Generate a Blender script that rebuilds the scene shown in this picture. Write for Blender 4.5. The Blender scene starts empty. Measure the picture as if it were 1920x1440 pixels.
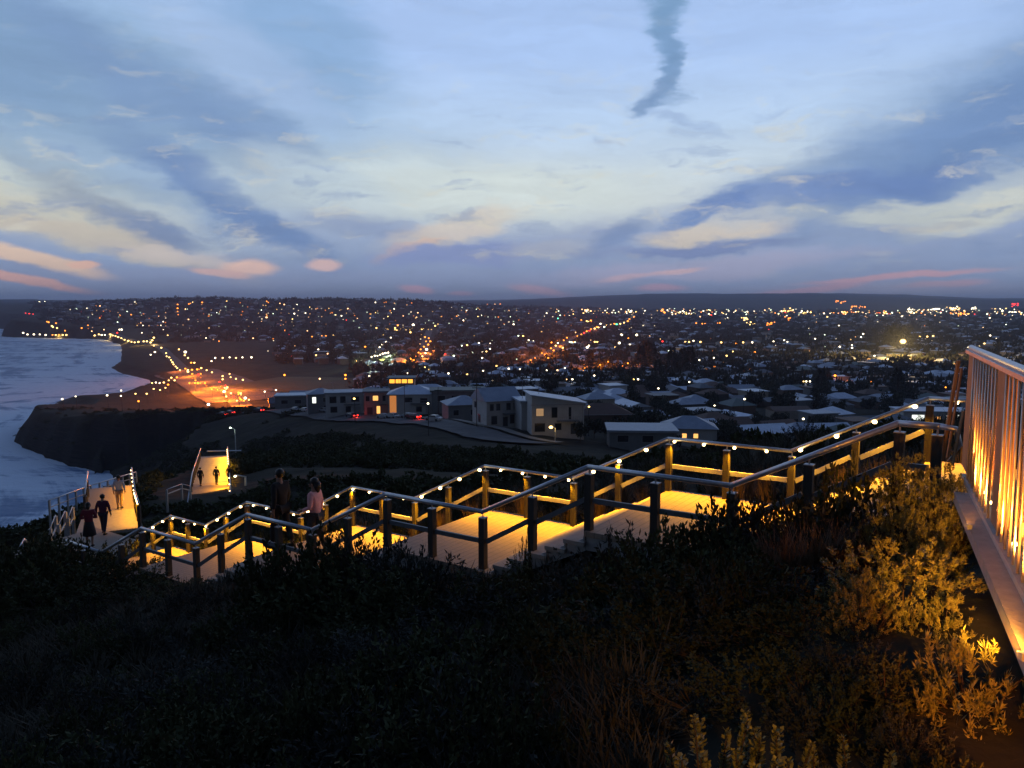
import bpy, bmesh, math, random
import numpy as np
from mathutils import Vector, Matrix
R = math.radians
random.seed(7); rng = np.random.default_rng(11)
SC = bpy.context.scene
COL = SC.collection
HAZE = 1.0e-4
H = 70.0                                    # eye height above the sea

# ------------------------------------------------------------------ camera
cam = bpy.data.cameras.new('camera'); camo = bpy.data.objects.new('camera', cam); COL.objects.link(camo)
F, HY = 1450.0, 575.0
PITCH = math.atan((720-HY)/F)
cam.sensor_width = 36; cam.lens = 36*F/1920; cam.clip_start = 0.1; cam.clip_end = 60000
camo.location = (0, 0, H); camo.rotation_euler = (R(90)-PITCH, 0, 0)
SC.camera = camo
SC.view_settings.view_transform = 'Standard'; SC.view_settings.look = 'None'
SC.view_settings.exposure = 0; SC.view_settings.gamma = 1
SC.cycles.use_denoising = True
SC.cycles.max_bounces = 4; SC.cycles.diffuse_bounces = 2; SC.cycles.glossy_bounces = 2
SC.cycles.sample_clamp_indirect = 4; SC.cycles.use_light_tree = True
SC.cycles.caustics_reflective = False; SC.cycles.caustics_refractive = False

def ray(px, py):
    x = (px-960)/F; y = -(py-720)/F
    return np.array([x, math.cos(PITCH)+y*math.sin(PITCH), -math.sin(PITCH)+y*math.cos(PITCH)])
def lin(c):
    return tuple(((v/255)/12.92 if v <= 10 else ((v/255+.055)/1.055)**2.4) for v in c)

# ------------------------------------------------------------------ world: dusk sky with cloud bands
world = bpy.data.worlds.new('World'); SC.world = world; world.use_nodes = True
def build_sky():
    nt = world.node_tree; N = nt.nodes; L = nt.links; N.clear()
    def nd(t, **k):
        n = N.new(t)
        for a, b in k.items(): setattr(n, a, b)
        return n
    def m(op, a, b=None, c=None):
        n = nd('ShaderNodeMath', operation=op)
        for i, v in enumerate((a, b, c)):
            if v is None: continue
            if isinstance(v, (int, float)): n.inputs[i].default_value = v
            else: L.new(v, n.inputs[i])
        return n.outputs[0]
    tc = nd('ShaderNodeTexCoord'); sp = nd('ShaderNodeSeparateXYZ'); L.new(tc.outputs['Generated'], sp.inputs[0])
    x, y, z = sp.outputs
    az = m('MULTIPLY', m('ARCTAN2', x, y), 1000.0); el = m('MULTIPLY', m('ARCSINE', z), 1000.0)
    cb = nd('ShaderNodeCombineXYZ'); L.new(az, cb.inputs[0]); L.new(el, cb.inputs[1])
    P = cb.outputs[0]
    def vm(op, a, b):
        n = nd('ShaderNodeVectorMath', operation=op)
        for i, v in enumerate((a, b)):
            if isinstance(v, tuple): n.inputs[i].default_value = v
            else: L.new(v, n.inputs[i])
        return n.outputs[0]
    def noise(v, sx, sy, det=4, rough=.55, off=0):
        mp = nd('ShaderNodeMapping'); mp.inputs['Scale'].default_value = (sx, sy, 1); mp.inputs['Location'].default_value = (off, off*.7, 0)
        L.new(v, mp.inputs[0])
        t = nd('ShaderNodeTexNoise'); t.inputs['Scale'].default_value = 1; t.inputs['Detail'].default_value = det
        t.inputs['Roughness'].default_value = rough; L.new(mp.outputs[0], t.inputs['Vector']); return t
    w1 = noise(P, 1/110, 1/60, 4, .55); w2 = noise(P, 1/50, 1/15, 6, .70, 3.3)
    o1 = vm('MULTIPLY', vm('SUBTRACT', w1.outputs['Color'], (.5, .5, .5)), (90, 46, 0))
    o2 = vm('MULTIPLY', vm('SUBTRACT', w2.outputs['Color'], (.5, .5, .5)), (52, 22, 0))
    W = vm('ADD', vm('ADD', P, o1), o2)                      # ragged edges
    W2 = vm('ADD', P, vm('MULTIPLY', vm('ADD', o1, o2), (.35, .35, 0)))   # neater edges for the small low clouds
    # clear sky by elevation
    ramp = nd('ShaderNodeValToRGB'); cr = ramp.color_ramp
    L.new(m('DIVIDE', el, 1000.0), ramp.inputs[0])
    stops = [(0.0, (152, 162, 184)), (.02, (146, 162, 190)), (.05, (146, 168, 202)), (.095, (164, 180, 208)), (.13, (204, 214, 220)),
             (.17, (200, 216, 228)), (.22, (186, 210, 238)), (.30, (170, 198, 240)), (.40, (162, 190, 234)), (.7, (120, 150, 205)), (1.0, (90, 120, 180))]
    while len(cr.elements) < len(stops): cr.elements.new(.5)
    for e, (p, c) in zip(cr.elements, stops): e.position = p; e.color = lin(c)+(1,)
    col = ramp.outputs[0]
    def mix(col, fac, c, typ='MIX'):
        n = nd('ShaderNodeMix', data_type='RGBA', blend_type=typ)
        L.new(fac, n.inputs[0]); L.new(col, n.inputs[6])
        if isinstance(c, tuple): n.inputs[7].default_value = lin(c)+(1,)
        else: L.new(c, n.inputs[7])
        return n.outputs[2]
    def blob(px, py, hw, hh, ang, c, s, soft=.9, neat=False, tex=None):
        nonlocal col
        r = ray(px, py); r = r/np.linalg.norm(r)
        a = math.atan2(r[0], r[1])*1000; e = math.asin(r[2])*1000
        k = 1000/1480
        mp = nd('ShaderNodeMapping', vector_type='TEXTURE'); L.new(W2 if neat else W, mp.inputs[0])
        mp.inputs['Location'].default_value = (a, e, 0); mp.inputs['Rotation'].default_value = (0, 0, R(-ang)); mp.inputs['Scale'].default_value = (hw*k*1.35, hh*k*1.35, 1)
        gr = nd('ShaderNodeTexGradient', gradient_type='SPHERICAL'); L.new(mp.outputs[0], gr.inputs[0])
        mr = nd('ShaderNodeMapRange', interpolation_type='SMOOTHSTEP'); L.new(gr.outputs['Fac'], mr.inputs[0])
        mr.inputs[1].default_value = 0; mr.inputs[2].default_value = min(1, soft*.78); mr.inputs[3].default_value = 0; mr.inputs[4].default_value = s
        f = mr.outputs[0]
        if tex is not None: f = m('MULTIPLY', f, tex)
        if py > 470: c = tuple(min(255, v*1.10) for v in c)
        col = mix(col, f, c)
    # soft streaky texture used inside the bands
    tx = noise(W, 1/150, 1/34, 5, .6, 9.1)
    t1 = nd('ShaderNodeMapRange', interpolation_type='SMOOTHSTEP'); L.new(tx.outputs['Fac'], t1.inputs[0])
    t1.inputs[1].default_value = .30; t1.inputs[2].default_value = .62
    T = t1.outputs[0]
    # angles: positive turns the blob's long side down to the right in the picture
    D1, D2, D3 = (120, 149, 190), (112, 142, 188), (122, 154, 194)
    # left third: a veil of blue grey cloud
    blob(150, 160, 620, 200, 12, (138, 170, 200), .75, 1.0)
    blob(560, 70, 180, 120, 30, (128, 165, 205), .7, .9)
    blob(-60, 60, 260, 110, 20, (110, 142, 182), .6, .9)
    blob(470, 130, 190, 60, 25, (165, 190, 226), .7, .9)
    blob(300, 180, 300, 48, 32, D1, .75, 1.0)
    blob(470, 235, 170, 50, 28, D1, .75, .9)
    blob(60, 360, 330, 60, 14, (200, 210, 205), .75, 1.0)
    blob(100, 300, 260, 24, 16, (140, 165, 190), .5, 1.0)
    blob(60, 395, 190, 40, 12, (212, 206, 184), .65, 1.0)
    blob(280, 330, 200, 30, 26, (150, 176, 205), .6, 1.0)
    blob(440, 385, 210, 34, 30, D2, .95, .8)
    blob(350, 300, 150, 24, 34, D2, .5, 1.0)
    blob(210, 400, 160, 30, 28, (135, 150, 172), .7, .9)
    blob(290, 435, 90, 22, 12, (116, 140, 182), .7, .9)
    blob(200, 452, 230, 20, 13, (205, 196, 180), .8, .9)
    blob(350, 478, 110, 14, 6, (200, 190, 184), .6, .9)
    # middle
    blob(800, 350, 360, 70, 2, (212, 224, 222), .75, 1.0)
    blob(620, 330, 150, 34, 18, (190, 208, 220), .6, .9)
    blob(1010, 365, 300, 60, -2, (214, 225, 222), .75, 1.0)
    blob(700, 430, 120, 26, 10, (130, 148, 185), .6, .9, tex=T)
    blob(850, 432, 130, 26, -14, (224, 210, 190), .7, .8)
    blob(760, 468, 60, 10, -20, (222, 192, 172), .7, .8)
    blob(900, 478, 200, 22, -3, (126, 142, 184), .9, .7)
    blob(1030, 470, 90, 22, -4, (176, 184, 196), .7, .8)
    blob(1150, 440, 80, 26, -30, (116, 142, 186), .7, 1.0)
    # the dark plume
    blob(1240, 5, 40, 60, 0, (120, 158, 196), .85, 1.0)
    blob(1250, 75, 30, 60, -8, (116, 152, 192), .85, .9)
    blob(1263, 135, 24, 52, -4, (116, 150, 190), .85, .9)
    blob(1250, 172, 34, 18, -40, (122, 154, 194), .7, .9)
    blob(1218, 190, 36, 16, -20, (116, 147, 188), .8, .9)
    blob(1262, 218, 52, 10, 18, (150, 175, 212), .6, 1.0)
    blob(1310, 245, 40, 8, 20, (160, 184, 218), .4, 1.0)
    # right: the big dark band and what lies under it
    blob(1900, 215, 350, 140, -24, (112, 144, 188), .85, 1.1)
    blob(1820, 265, 330, 66, -24, (104, 135, 182), .8, 1.0)
    blob(1560, 320, 340, 50, -16, (122, 152, 196), .7, 1.1)
    blob(1340, 385, 90, 24, -22, (104, 136, 190), .8, .9)
    blob(1560, 355, 240, 26, -4, (98, 128, 186), .6, .9)
    blob(1740, 500, 480, 75, -6, (132, 150, 182), .75, .9)
    blob(1860, 385, 130, 34, -14, (206, 212, 206), .95, .8)
    blob(1850, 345, 90, 14, -20, (180, 194, 206), .7, .9)
    blob(1690, 395, 110, 22, -8, (196, 204, 202), .9, .8)
    blob(1750, 422, 60, 8, -4, (180, 186, 192), .7, .8)
    blob(1500, 405, 60, 14, -6, (172, 186, 200), .6, .8)
    blob(1330, 438, 130, 20, -5, (214, 204, 190), .92, .8)
    blob(1390, 412, 60, 18, -10, (190, 196, 202), .7, .8)
    blob(1310, 470, 200, 12, -3, (118, 136, 182), .8, .9)
    # flecks of lit and shaded cloud in the lower sky
    win = nd('ShaderNodeValToRGB'); L.new(m('DIVIDE', el, 1000.0), win.inputs[0]); w_ = win.color_ramp
    for p_, v_ in ((.02, 0), (.075, 1), (.17, .8), (.30, .15)):
        e_ = w_.elements.new(p_); e_.color = (v_, v_, v_, 1)
    w_.elements[0].color = (0, 0, 0, 1); w_.elements[-1].color = (0, 0, 0, 1)
    for off_, lo_, hi_, c_, amt in ((31, .53, .70, (222, 218, 200), .55), (47, .53, .70, (122, 148, 190), .55)):
        fn = noise(W, 1/95, 1/24, 6, .66, off_); fr_ = nd('ShaderNodeMapRange', interpolation_type='SMOOTHSTEP'); L.new(fn.outputs['Fac'], fr_.inputs[0])
        fr_.inputs[1].default_value = lo_; fr_.inputs[2].default_value = hi_; fr_.inputs[4].default_value = amt
        col = mix(col, m('MULTIPLY', fr_.outputs[0], win.outputs[0]), c_)
    # low warm and pink wisps, with the blue haze bank of cloud under them
    blob(960, 520, 1000, 22, 0, (136, 150, 182), .5, 1.0)
    blob(1300, 505, 320, 20, -4, (160, 160, 184), .7, .9)
    blob(100, 522, 330, 30, 4, (134, 148, 178), .6, .9)
    blob(60, 482, 110, 12, 14, (222, 192, 164), .85, .7, True)
    blob(155, 496, 22, 6, 0, (222, 180, 158), .9, .7, True)
    blob(40, 520, 100, 8, 11, (218, 168, 150), .85, .7, True)
    blob(465, 500, 46, 12, 0, (228, 190, 172), .85, .7, True)
    blob(415, 511, 44, 7, 4, (214, 176, 166), .8, .7, True)
    blob(605, 497, 32, 10, 0, (222, 186, 176), .8, .7, True)
    blob(785, 542, 36, 9, 4, (204, 158, 168), .7, .8, True)
    blob(866, 550, 22, 5, 0, (194, 154, 166), .65, .8, True)
    blob(1010, 545, 60, 10, 8, (196, 158, 168), .7, .9, True)
    blob(1240, 541, 48, 7, 0, (196, 154, 168), .7, .9, True)
    blob(1180, 520, 60, 6, -6, (196, 168, 176), .7, .9, True)
    blob(1270, 508, 50, 5, -6, (206, 172, 172), .7, .9, True)
    blob(1460, 548, 120, 6, -4, (204, 150, 160), .7, .8, True)
    blob(1540, 540, 70, 7, -8, (206, 150, 158), .75, .8, True)
    blob(1680, 519, 150, 5, -3, (204, 156, 162), .7, .8, True)
    blob(1770, 533, 70, 6, -3, (194, 152, 160), .65, .8, True)
    blob(1620, 545, 260, 16, 0, (156, 150, 168), .5, 1.0, True)
    # fine streaks over everything, strongest low down
    st = noise(W, 1/190, 1/22, 6, .62, 21)
    ov = nd('ShaderNodeMapRange'); L.new(st.outputs['Fac'], ov.inputs[0]); ov.inputs[1].default_value = .3; ov.inputs[2].default_value = .7
    ov.inputs[3].default_value = .94; ov.inputs[4].default_value = 1.07
    vs = nd('ShaderNodeVectorMath', operation='SCALE'); L.new(col, vs.inputs[0]); L.new(ov.outputs[0], vs.inputs[3])
    col = vs.outputs[0]
    # the sky away from the sunset, overhead and behind, is already night blue
    dk1 = nd('ShaderNodeMapRange', interpolation_type='SMOOTHSTEP'); L.new(y, dk1.inputs[0]); dk1.inputs[1].default_value = .55; dk1.inputs[2].default_value = -.45; dk1.inputs[3].default_value = 1; dk1.inputs[4].default_value = .22
    dk2 = nd('ShaderNodeMapRange', interpolation_type='SMOOTHSTEP'); L.new(z, dk2.inputs[0]); dk2.inputs[1].default_value = .45; dk2.inputs[2].default_value = .9; dk2.inputs[3].default_value = 1; dk2.inputs[4].default_value = .45
    vd = nd('ShaderNodeVectorMath', operation='SCALE'); L.new(col, vd.inputs[0]); L.new(m('MULTIPLY', dk1.outputs[0], dk2.outputs[0]), vd.inputs[3]); col = vd.outputs[0]
    # the physical dusk sky underneath, very weak
    sky = nd('ShaderNodeTexSky', sky_type='NISHITA'); sky.sun_disc = False; sky.sun_elevation = R(0.5); sky.sun_rotation = R(70)
    b1 = nd('ShaderNodeBackground'); L.new(sky.outputs[0], b1.inputs[0]); b1.inputs[1].default_value = .004
    b2 = nd('ShaderNodeBackground'); L.new(col, b2.inputs[0]); b2.inputs[1].default_value = 1.08
    ad = nd('ShaderNodeAddShader'); L.new(b1.outputs[0], ad.inputs[0]); L.new(b2.outputs[0], ad.inputs[1])
    out = nd('ShaderNodeOutputWorld'); L.new(ad.outputs[0], out.inputs[0])
    world.cycles.sampling_method = 'MANUAL'; world.cycles.sample_map_resolution = 512
build_sky()
sun = bpy.data.lights.new('sun', 'SUN'); sun.energy = .04; sun.angle = R(20); sun.color = (1, .8, .65)
suno = bpy.data.objects.new('sun', sun); COL.objects.link(suno); suno.rotation_euler = (R(80), 0, R(110))

# ------------------------------------------------------------------ helpers
def tag(o, label=None, cat=None, group=None, kind=None):
    if label: o['label'] = label
    if cat: o['category'] = cat
    if group: o['group'] = group
    if kind: o['kind'] = kind
    return o
def empty(name, loc, rz=0):
    o = bpy.data.objects.new(name, None); COL.objects.link(o); o.location = loc; o.rotation_euler = (0, 0, rz)
    o.empty_display_size = .2
    return o
def link(name, me, parent=None, mats=None):
    o = bpy.data.objects.new(name, me); COL.objects.link(o)
    if parent is not None: o.parent = parent
    return o
def copy_tree(o, parent=None):
    c = o.copy(); COL.objects.link(c)
    if parent is not None: c.parent = parent
    for ch in list(o.children): copy_tree(ch, c)
    return c

class MB:
    def __init__(s): s.v = []; s.f = []; s.m = []; s.smooth = False
    def add(s, vs, fs, mi=0):
        b = len(s.v); s.v.extend([tuple(map(float, q)) for q in vs]); s.f.extend([tuple(b+i for i in f) for f in fs]); s.m.extend([mi]*len(fs))
        return s
    def box(s, x0, x1, y0, y1, z0, z1, mi=0, fr=None):
        vs = [(x, y, z) for z in (z0, z1) for y in (y0, y1) for x in (x0, x1)]
        if fr: vs = [fr(*v) for v in vs]
        return s.add(vs, [(0, 2, 3, 1), (4, 5, 7, 6), (0, 1, 5, 4), (2, 6, 7, 3), (0, 4, 6, 2), (1, 3, 7, 5)], mi)
    def tube(s, pts, r, seg=10, mi=0, cap=True):
        P = [Vector(p) for p in pts]; n = len(P); rr = r if isinstance(r, (list, tuple)) else [r]*n
        rings = []
        for i, p in enumerate(P):
            t = (P[min(i+1, n-1)]-P[max(i-1, 0)]).normalized()
            up = Vector((0, 0, 1)) if abs(t.z) < .95 else Vector((1, 0, 0))
            a = t.cross(up).normalized(); b = t.cross(a).normalized()
            rings.append([p+(a*math.cos(k*2*math.pi/seg)+b*math.sin(k*2*math.pi/seg))*rr[i] for k in range(seg)])
        vs = [q for g in rings for q in g]; fs = []
        for i in range(n-1):
            for k in range(seg):
                k2 = (k+1) % seg; fs.append((i*seg+k, i*seg+k2, (i+1)*seg+k2, (i+1)*seg+k))
        if cap: fs += [tuple(range(seg))[::-1], tuple((n-1)*seg+k for k in range(seg))]
        return s.add(vs, fs, mi)
    def bar(s, p, q, w, h, mi=0):          # rectangular bar from p to q, w across, h tall
        p = Vector(p); q = Vector(q); t = (q-p).normalized(); a = t.cross(Vector((0, 0, 1)))
        a = a.normalized() if a.length > 1e-4 else Vector((1, 0, 0)); b = a.cross(t).normalized()
        vs = [c+a*i*w/2+b*j*h/2 for c in (p, q) for j in (-1, 1) for i in (-1, 1)]
        return s.add(vs, [(0, 2, 3, 1), (4, 5, 7, 6), (0, 1, 5, 4), (2, 6, 7, 3), (0, 4, 6, 2), (1, 3, 7, 5)], mi)
    def ball(s, c, r, sz=1, seg=8, rg=5, mi=0):
        vs = [(c[0], c[1], c[2]-r*sz)]; 
        for i in range(1, rg):
            a = math.pi*i/rg
            for k in range(seg):
                t = 2*math.pi*k/seg; vs.append((c[0]+r*math.sin(a)*math.cos(t), c[1]+r*math.sin(a)*math.sin(t), c[2]-r*sz*math.cos(a)))
        vs.append((c[0], c[1], c[2]+r*sz)); fs = []
        for k in range(seg): fs.append((0, 1+(k+1) % seg, 1+k))
        for i in range(rg-2):
            for k in range(seg):
                a = 1+i*seg; fs.append((a+k, a+(k+1) % seg, a+seg+(k+1) % seg, a+seg+k))
        e = len(vs)-1; a = 1+(rg-2)*seg
        for k in range(seg): fs.append((a+k, a+(k+1) % seg, e))
        return s.add(vs, fs, mi)
    def mesh(s, name, mats, smooth=False):
        me = bpy.data.meshes.new(name); me.from_pydata(s.v, [], s.f)
        for m_ in (mats if isinstance(mats, (list, tuple)) else [mats]): me.materials.append(m_)
        if any(s.m): me.polygons.foreach_set('material_index', s.m)
        if smooth: me.polygons.foreach_set('use_smooth', [True]*len(s.f))
        me.update(); return me
    def build(s, name, mats, parent=None, smooth=False):
        return link(name, s.mesh(name, mats, smooth), parent)
def np_mesh(name, V, Fq, mats, mi=None, smooth=False):
    me = bpy.data.meshes.new(name); k = Fq.shape[1]
    me.vertices.add(len(V)); me.vertices.foreach_set('co', np.ascontiguousarray(V, dtype=np.float32).ravel())
    me.loops.add(len(Fq)*k); me.loops.foreach_set('vertex_index', np.ascontiguousarray(Fq, dtype=np.int32).ravel())
    me.polygons.add(len(Fq)); me.polygons.foreach_set('loop_start', np.arange(0, len(Fq)*k, k, dtype=np.int32))
    for m_ in (mats if isinstance(mats, (list, tuple)) else [mats]): me.materials.append(m_)
    if mi is not None: me.polygons.foreach_set('material_index', np.ascontiguousarray(mi, dtype=np.int32))
    if smooth: me.polygons.foreach_set('use_smooth', np.ones(len(Fq), dtype=bool))
    me.update(calc_edges=True); me.validate(); return me

# ------------------------------------------------------------------ materials
MT = {}
def mat(name, c, rough=.7, metal=0, c2=None, scale=4.0, bump=0, bscale=40, spec=.4, stretch=(1, 1, 1), coords='Object', rnd=0):
    if name in MT: return MT[name]
    m_ = bpy.data.materials.new(name); m_.use_nodes = True; nt = m_.node_tree; N = nt.nodes; L = nt.links
    b = N['Principled BSDF']; b.inputs['Roughness'].default_value = rough; b.inputs['Metallic'].default_value = metal
    b.inputs['Specular IOR Level'].default_value = spec
    c2 = c2 or tuple(v*.6 for v in c)
    tc = N.new('ShaderNodeTexCoord'); mp = N.new('ShaderNodeMapping'); mp.inputs['Scale'].default_value = stretch
    L.new(tc.outputs[coords], mp.inputs[0])
    t = N.new('ShaderNodeTexNoise'); t.inputs['Scale'].default_value = scale; t.inputs['Detail'].default_value = 6; t.inputs['Roughness'].default_value = .65
    L.new(mp.outputs[0], t.inputs['Vector'])
    mr = N.new('ShaderNodeMapRange'); mr.inputs[1].default_value = .3; mr.inputs[2].default_value = .7; L.new(t.outputs['Fac'], mr.inputs[0])
    mx = N.new('ShaderNodeMix'); mx.data_type = 'RGBA'; L.new(mr.outputs[0], mx.inputs[0])
    mx.inputs[6].default_value = (*c, 1); mx.inputs[7].default_value = (*c2, 1)
    out = mx.outputs[2]
    if rnd:
        oi = N.new('ShaderNodeObjectInfo'); hs = N.new('ShaderNodeHueSaturation'); L.new(out, hs.inputs['Color'])
        m2 = N.new('ShaderNodeMapRange'); L.new(oi.outputs['Random'], m2.inputs[0]); m2.inputs[3].default_value = 1-rnd; m2.inputs[4].default_value = 1+rnd
        L.new(m2.outputs[0], hs.inputs['Value']); out = hs.outputs[0]
    L.new(out, b.inputs['Base Color'])
    if bump:
        t2 = N.new('ShaderNodeTexNoise'); t2.inputs['Scale'].default_value = bscale; t2.inputs['Detail'].default_value = 5; L.new(mp.outputs[0], t2.inputs['Vector'])
        bp = N.new('ShaderNodeBump'); bp.inputs['Strength'].default_value = bump; bp.inputs['Distance'].default_value = .02
        L.new(t2.outputs['Fac'], bp.inputs['Height']); L.new(bp.outputs[0], b.inputs['Normal'])
    MT[name] = m_; return m_
def emat(name, c, s, sample=True):
    if name in MT: return MT[name]
    m_ = bpy.data.materials.new(name); m_.use_nodes = True; nt = m_.node_tree; nt.nodes.clear()
    e = nt.nodes.new('ShaderNodeEmission'); e.inputs[0].default_value = (*c, 1); e.inputs[1].default_value = s
    o = nt.nodes.new('ShaderNodeOutputMaterial'); nt.links.new(e.outputs[0], o.inputs[0])
    if not sample: m_.cycles.emission_sampling = 'NONE'
    MT[name] = m_; return m_
def deck_joints(m_):
    nt = m_.node_tree; N = nt.nodes; L = nt.links; b = N['Principled BSDF']; src = b.inputs['Base Color'].links[0].from_socket
    g = N.new('ShaderNodeNewGeometry'); d = N.new('ShaderNodeVectorMath'); d.operation = 'DOT_PRODUCT'; L.new(g.outputs['Position'], d.inputs[0]); d.inputs[1].default_value = (-.826098/.145, .563526/.145, 0)
    f = N.new('ShaderNodeMath'); f.operation = 'FRACT'; L.new(d.outputs['Value'], f.inputs[0]); c = N.new('ShaderNodeMath'); c.operation = 'LESS_THAN'; L.new(f.outputs[0], c.inputs[0]); c.inputs[1].default_value = .07
    x = N.new('ShaderNodeMix'); x.data_type = 'RGBA'; L.new(c.outputs[0], x.inputs[0]); L.new(src, x.inputs[6]); x.inputs[7].default_value = (.09, .07, .055, 1); L.new(x.outputs[2], b.inputs['Base Color'])
M_deck = mat('deck_composite', (.27, .21, .165), .7, c2=(.20, .155, .12), scale=9, bump=.3, bscale=120)
deck_joints(M_deck)
M_conc = mat('tread_concrete', (.33, .30, .27), .8, c2=(.23, .21, .19), scale=5, bump=.3, bscale=80)
M_post = mat('dark_timber', (.045, .038, .033), .8, c2=(.025, .021, .018), scale=3, bump=.4, bscale=30, stretch=(6, 6, 1))
M_steel = mat('brushed_steel', (.50, .52, .55), .38, .75, c2=(.36, .38, .41), scale=14, bump=.1, bscale=200)
M_galv = mat('galvanised_steel', (.42, .44, .46), .5, .55, c2=(.3, .31, .33), scale=10)
M_cor = mat('weathered_steel', (.30, .19, .10), .55, .35, c2=(.20, .115, .06), scale=6, bump=.15, bscale=60)
M_slat = mat('stainless_slat', (.62, .56, .50), .30, .7, c2=(.45, .40, .36), scale=8, stretch=(1, 1, .2))
M_beam = mat('painted_beam', (.34, .30, .28), .6, .2, c2=(.24, .21, .20), scale=7, bump=.2)
M_lens = emat('rail_lens', (1, .66, .27), 12)
M_ground = mat('hill_soil', (.028, .030, .020), 1, c2=(.014, .016, .012), scale=.35, bump=0, coords='Object')
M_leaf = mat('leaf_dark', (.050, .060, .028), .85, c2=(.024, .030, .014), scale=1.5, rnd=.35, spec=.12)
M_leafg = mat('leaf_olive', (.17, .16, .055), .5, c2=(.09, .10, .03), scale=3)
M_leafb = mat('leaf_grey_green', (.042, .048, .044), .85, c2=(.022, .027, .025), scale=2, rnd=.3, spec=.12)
M_stem = mat('stem_bark', (.06, .04, .025), .9, scale=5)
M_dry = mat('dry_stalk', (.15, .095, .055), .8, c2=(.08, .05, .03), scale=4)
M_grass = mat('grass_blade', (.055, .050, .032), .9, c2=(.024, .024, .016), scale=.25)

# ------------------------------------------------------------------ terrain
CPX = [-300, 0, 100, 200, 300, 400, 500, 640, 800, 960, 1200, 1500, 1800, 2300]
TAB = {
60:  [-21, -17.5, -15.8, -15.2, -14.8, -14.9, -14.0, -13.8, -13.7, -13.7, -14, -14, -13, -10],
80:  [-34, -28, -24, -19, -17.9, -18.2, -17, -16.9, -17.2, -17.4, -18.5, -19, -18, -14],
110: [-50, -48, -42, -30, -23.2, -21.8, -20.8, -21.2, -21.6, -22, -24, -26, -25, -20],
150: [-60, -60, -60, -55, -42, -34, -28.5, -27, -27, -26.5, -29, -34, -33, -28],
190: [-60, -60, -60, -60, -55, -46, -38, -31, -28.5, -28.7, -32, -40, -40, -34],
230: [-60, -60, -60, -60, -56, -50, -39, -33, -31, -32, -37, -44, -45, -40],
280: [-60, -60, -60, -62, -52, -43, -37.7, -36.5, -36, -37, -42, -48, -50, -45],
340: [-50, -52, -50, -45, -44, -45, -45, -45, -43, -42, -43, -47, -51, -53][:0] or [-52, -54, -52, -45.2, -44.2, -45, -45, -45, -43, -42, -43, -47, -51, -48],
420: [-54, -54, -54, -56, -58, -58, -56, -53, -49, -47, -47, -50, -53, -50],
520: [-64, -64, -64, -64, -64, -64, -63, -60, -56, -52, -51, -53, -55, -52],
700: [-66, -66, -66, -66, -65, -63, -61, -59, -57, -55, -55, -56, -57, -52],
1000: [-66, -66, -66, -66, -63, -61, -60, -58, -57, -56, -57, -57, -57, -52],
1400: [-66, -66, -66, -65, -60, -58, -58, -57, -56, -56, -56, -56, -56, -50],
1900: [-30, -24, -33, -44, -42, -42, -43, -45, -47, -50, -52, -52, -52, -47],
2600: [0, -30, -12, 12, 28, 32, 22, 26, 17, -20, -40, -40, -40, -36],
3500: [22, 12, 12, 12, 18, 20, 12, 16, 12, 0, -27, -30, -30, -20],
5000: [30, 25, 25, 20, 20, 20, 15, 10, 5, -5, -12, -14, -14, -5],
8000: [60, 55, 50, 40, 40, 40, 40, 40, 45, 62, 118, 120, 85, 90],
12000: [80, 80, 70, 60, 60, 60, 60, 60, 80, 110, 150, 205, 110, 110],
20000: [60]*14, 45000: [20]*14}
DD, NN = np.array([-.826098, .563526]), np.array([.563526, .826098])
def plane_z(x, y):
    s = x*DD[0]+y*DD[1]; n = x*NN[0]+y*NN[1]
    s = np.clip(s, -6, 60)
    z = -2.95-.236*s
    z = z + .85*np.exp(-((x-3.1)**2+(y-5.6)**2)/7.0)
    return z - .03*np.clip(n-15, 0, 30) + .04*np.clip(8-n, 0, 8)
KPX = np.arange(-300, 2301, 20.0); KL = np.arange(math.log(60), math.log(45000)+.02, .02)
def _lattice():
    ds = sorted(TAB); A = np.array([np.interp(KPX, CPX, TAB[d]) for d in ds]); ld = np.log(ds)
    G = np.array([np.interp(KL, ld, A[:, j]) for j in range(len(KPX))]).T
    def blur(G, n, ax):
        k = np.hanning(2*n+3)[1:-1]; k /= k.sum()
        pad = [(n, n) if a == ax else (0, 0) for a in (0, 1)]
        g = np.pad(G, pad, mode='edge'); return np.apply_along_axis(lambda v: np.convolve(v, k, 'valid'), ax, g)
    return blur(blur(G, 4, 1), 5, 0)
LAT = _lattice()
COAST = np.array([(-9000, 9000), (-5000, 4600), (-2600, 3150), (-1750, 2600), (-1420, 2250), (-1290, 2020), (-1245, 1890), (-1180, 1800), (-1040, 1740), (-876, 1674), (-760, 1480),
 (-600, 1160), (-515, 985), (-474, 880), (-420, 800), (-357, 728), (-338, 690), (-335, 640), (-322, 600), (-345, 585), (-350, 560), (-310, 520), (-292, 480), (-277, 440),
 (-262, 412), (-256, 398), (-237, 378), (-219, 358), (-198, 341), (-180, 326), (-165, 306), (-150, 285), (-140, 262), (-126, 200), (-112, 150), (-98, 110), (-88, 80), (-84, 40), (-86, 0), (-92, -60), (-100, -300), (-140, -2000), (-300, -9000)], float)
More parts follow.
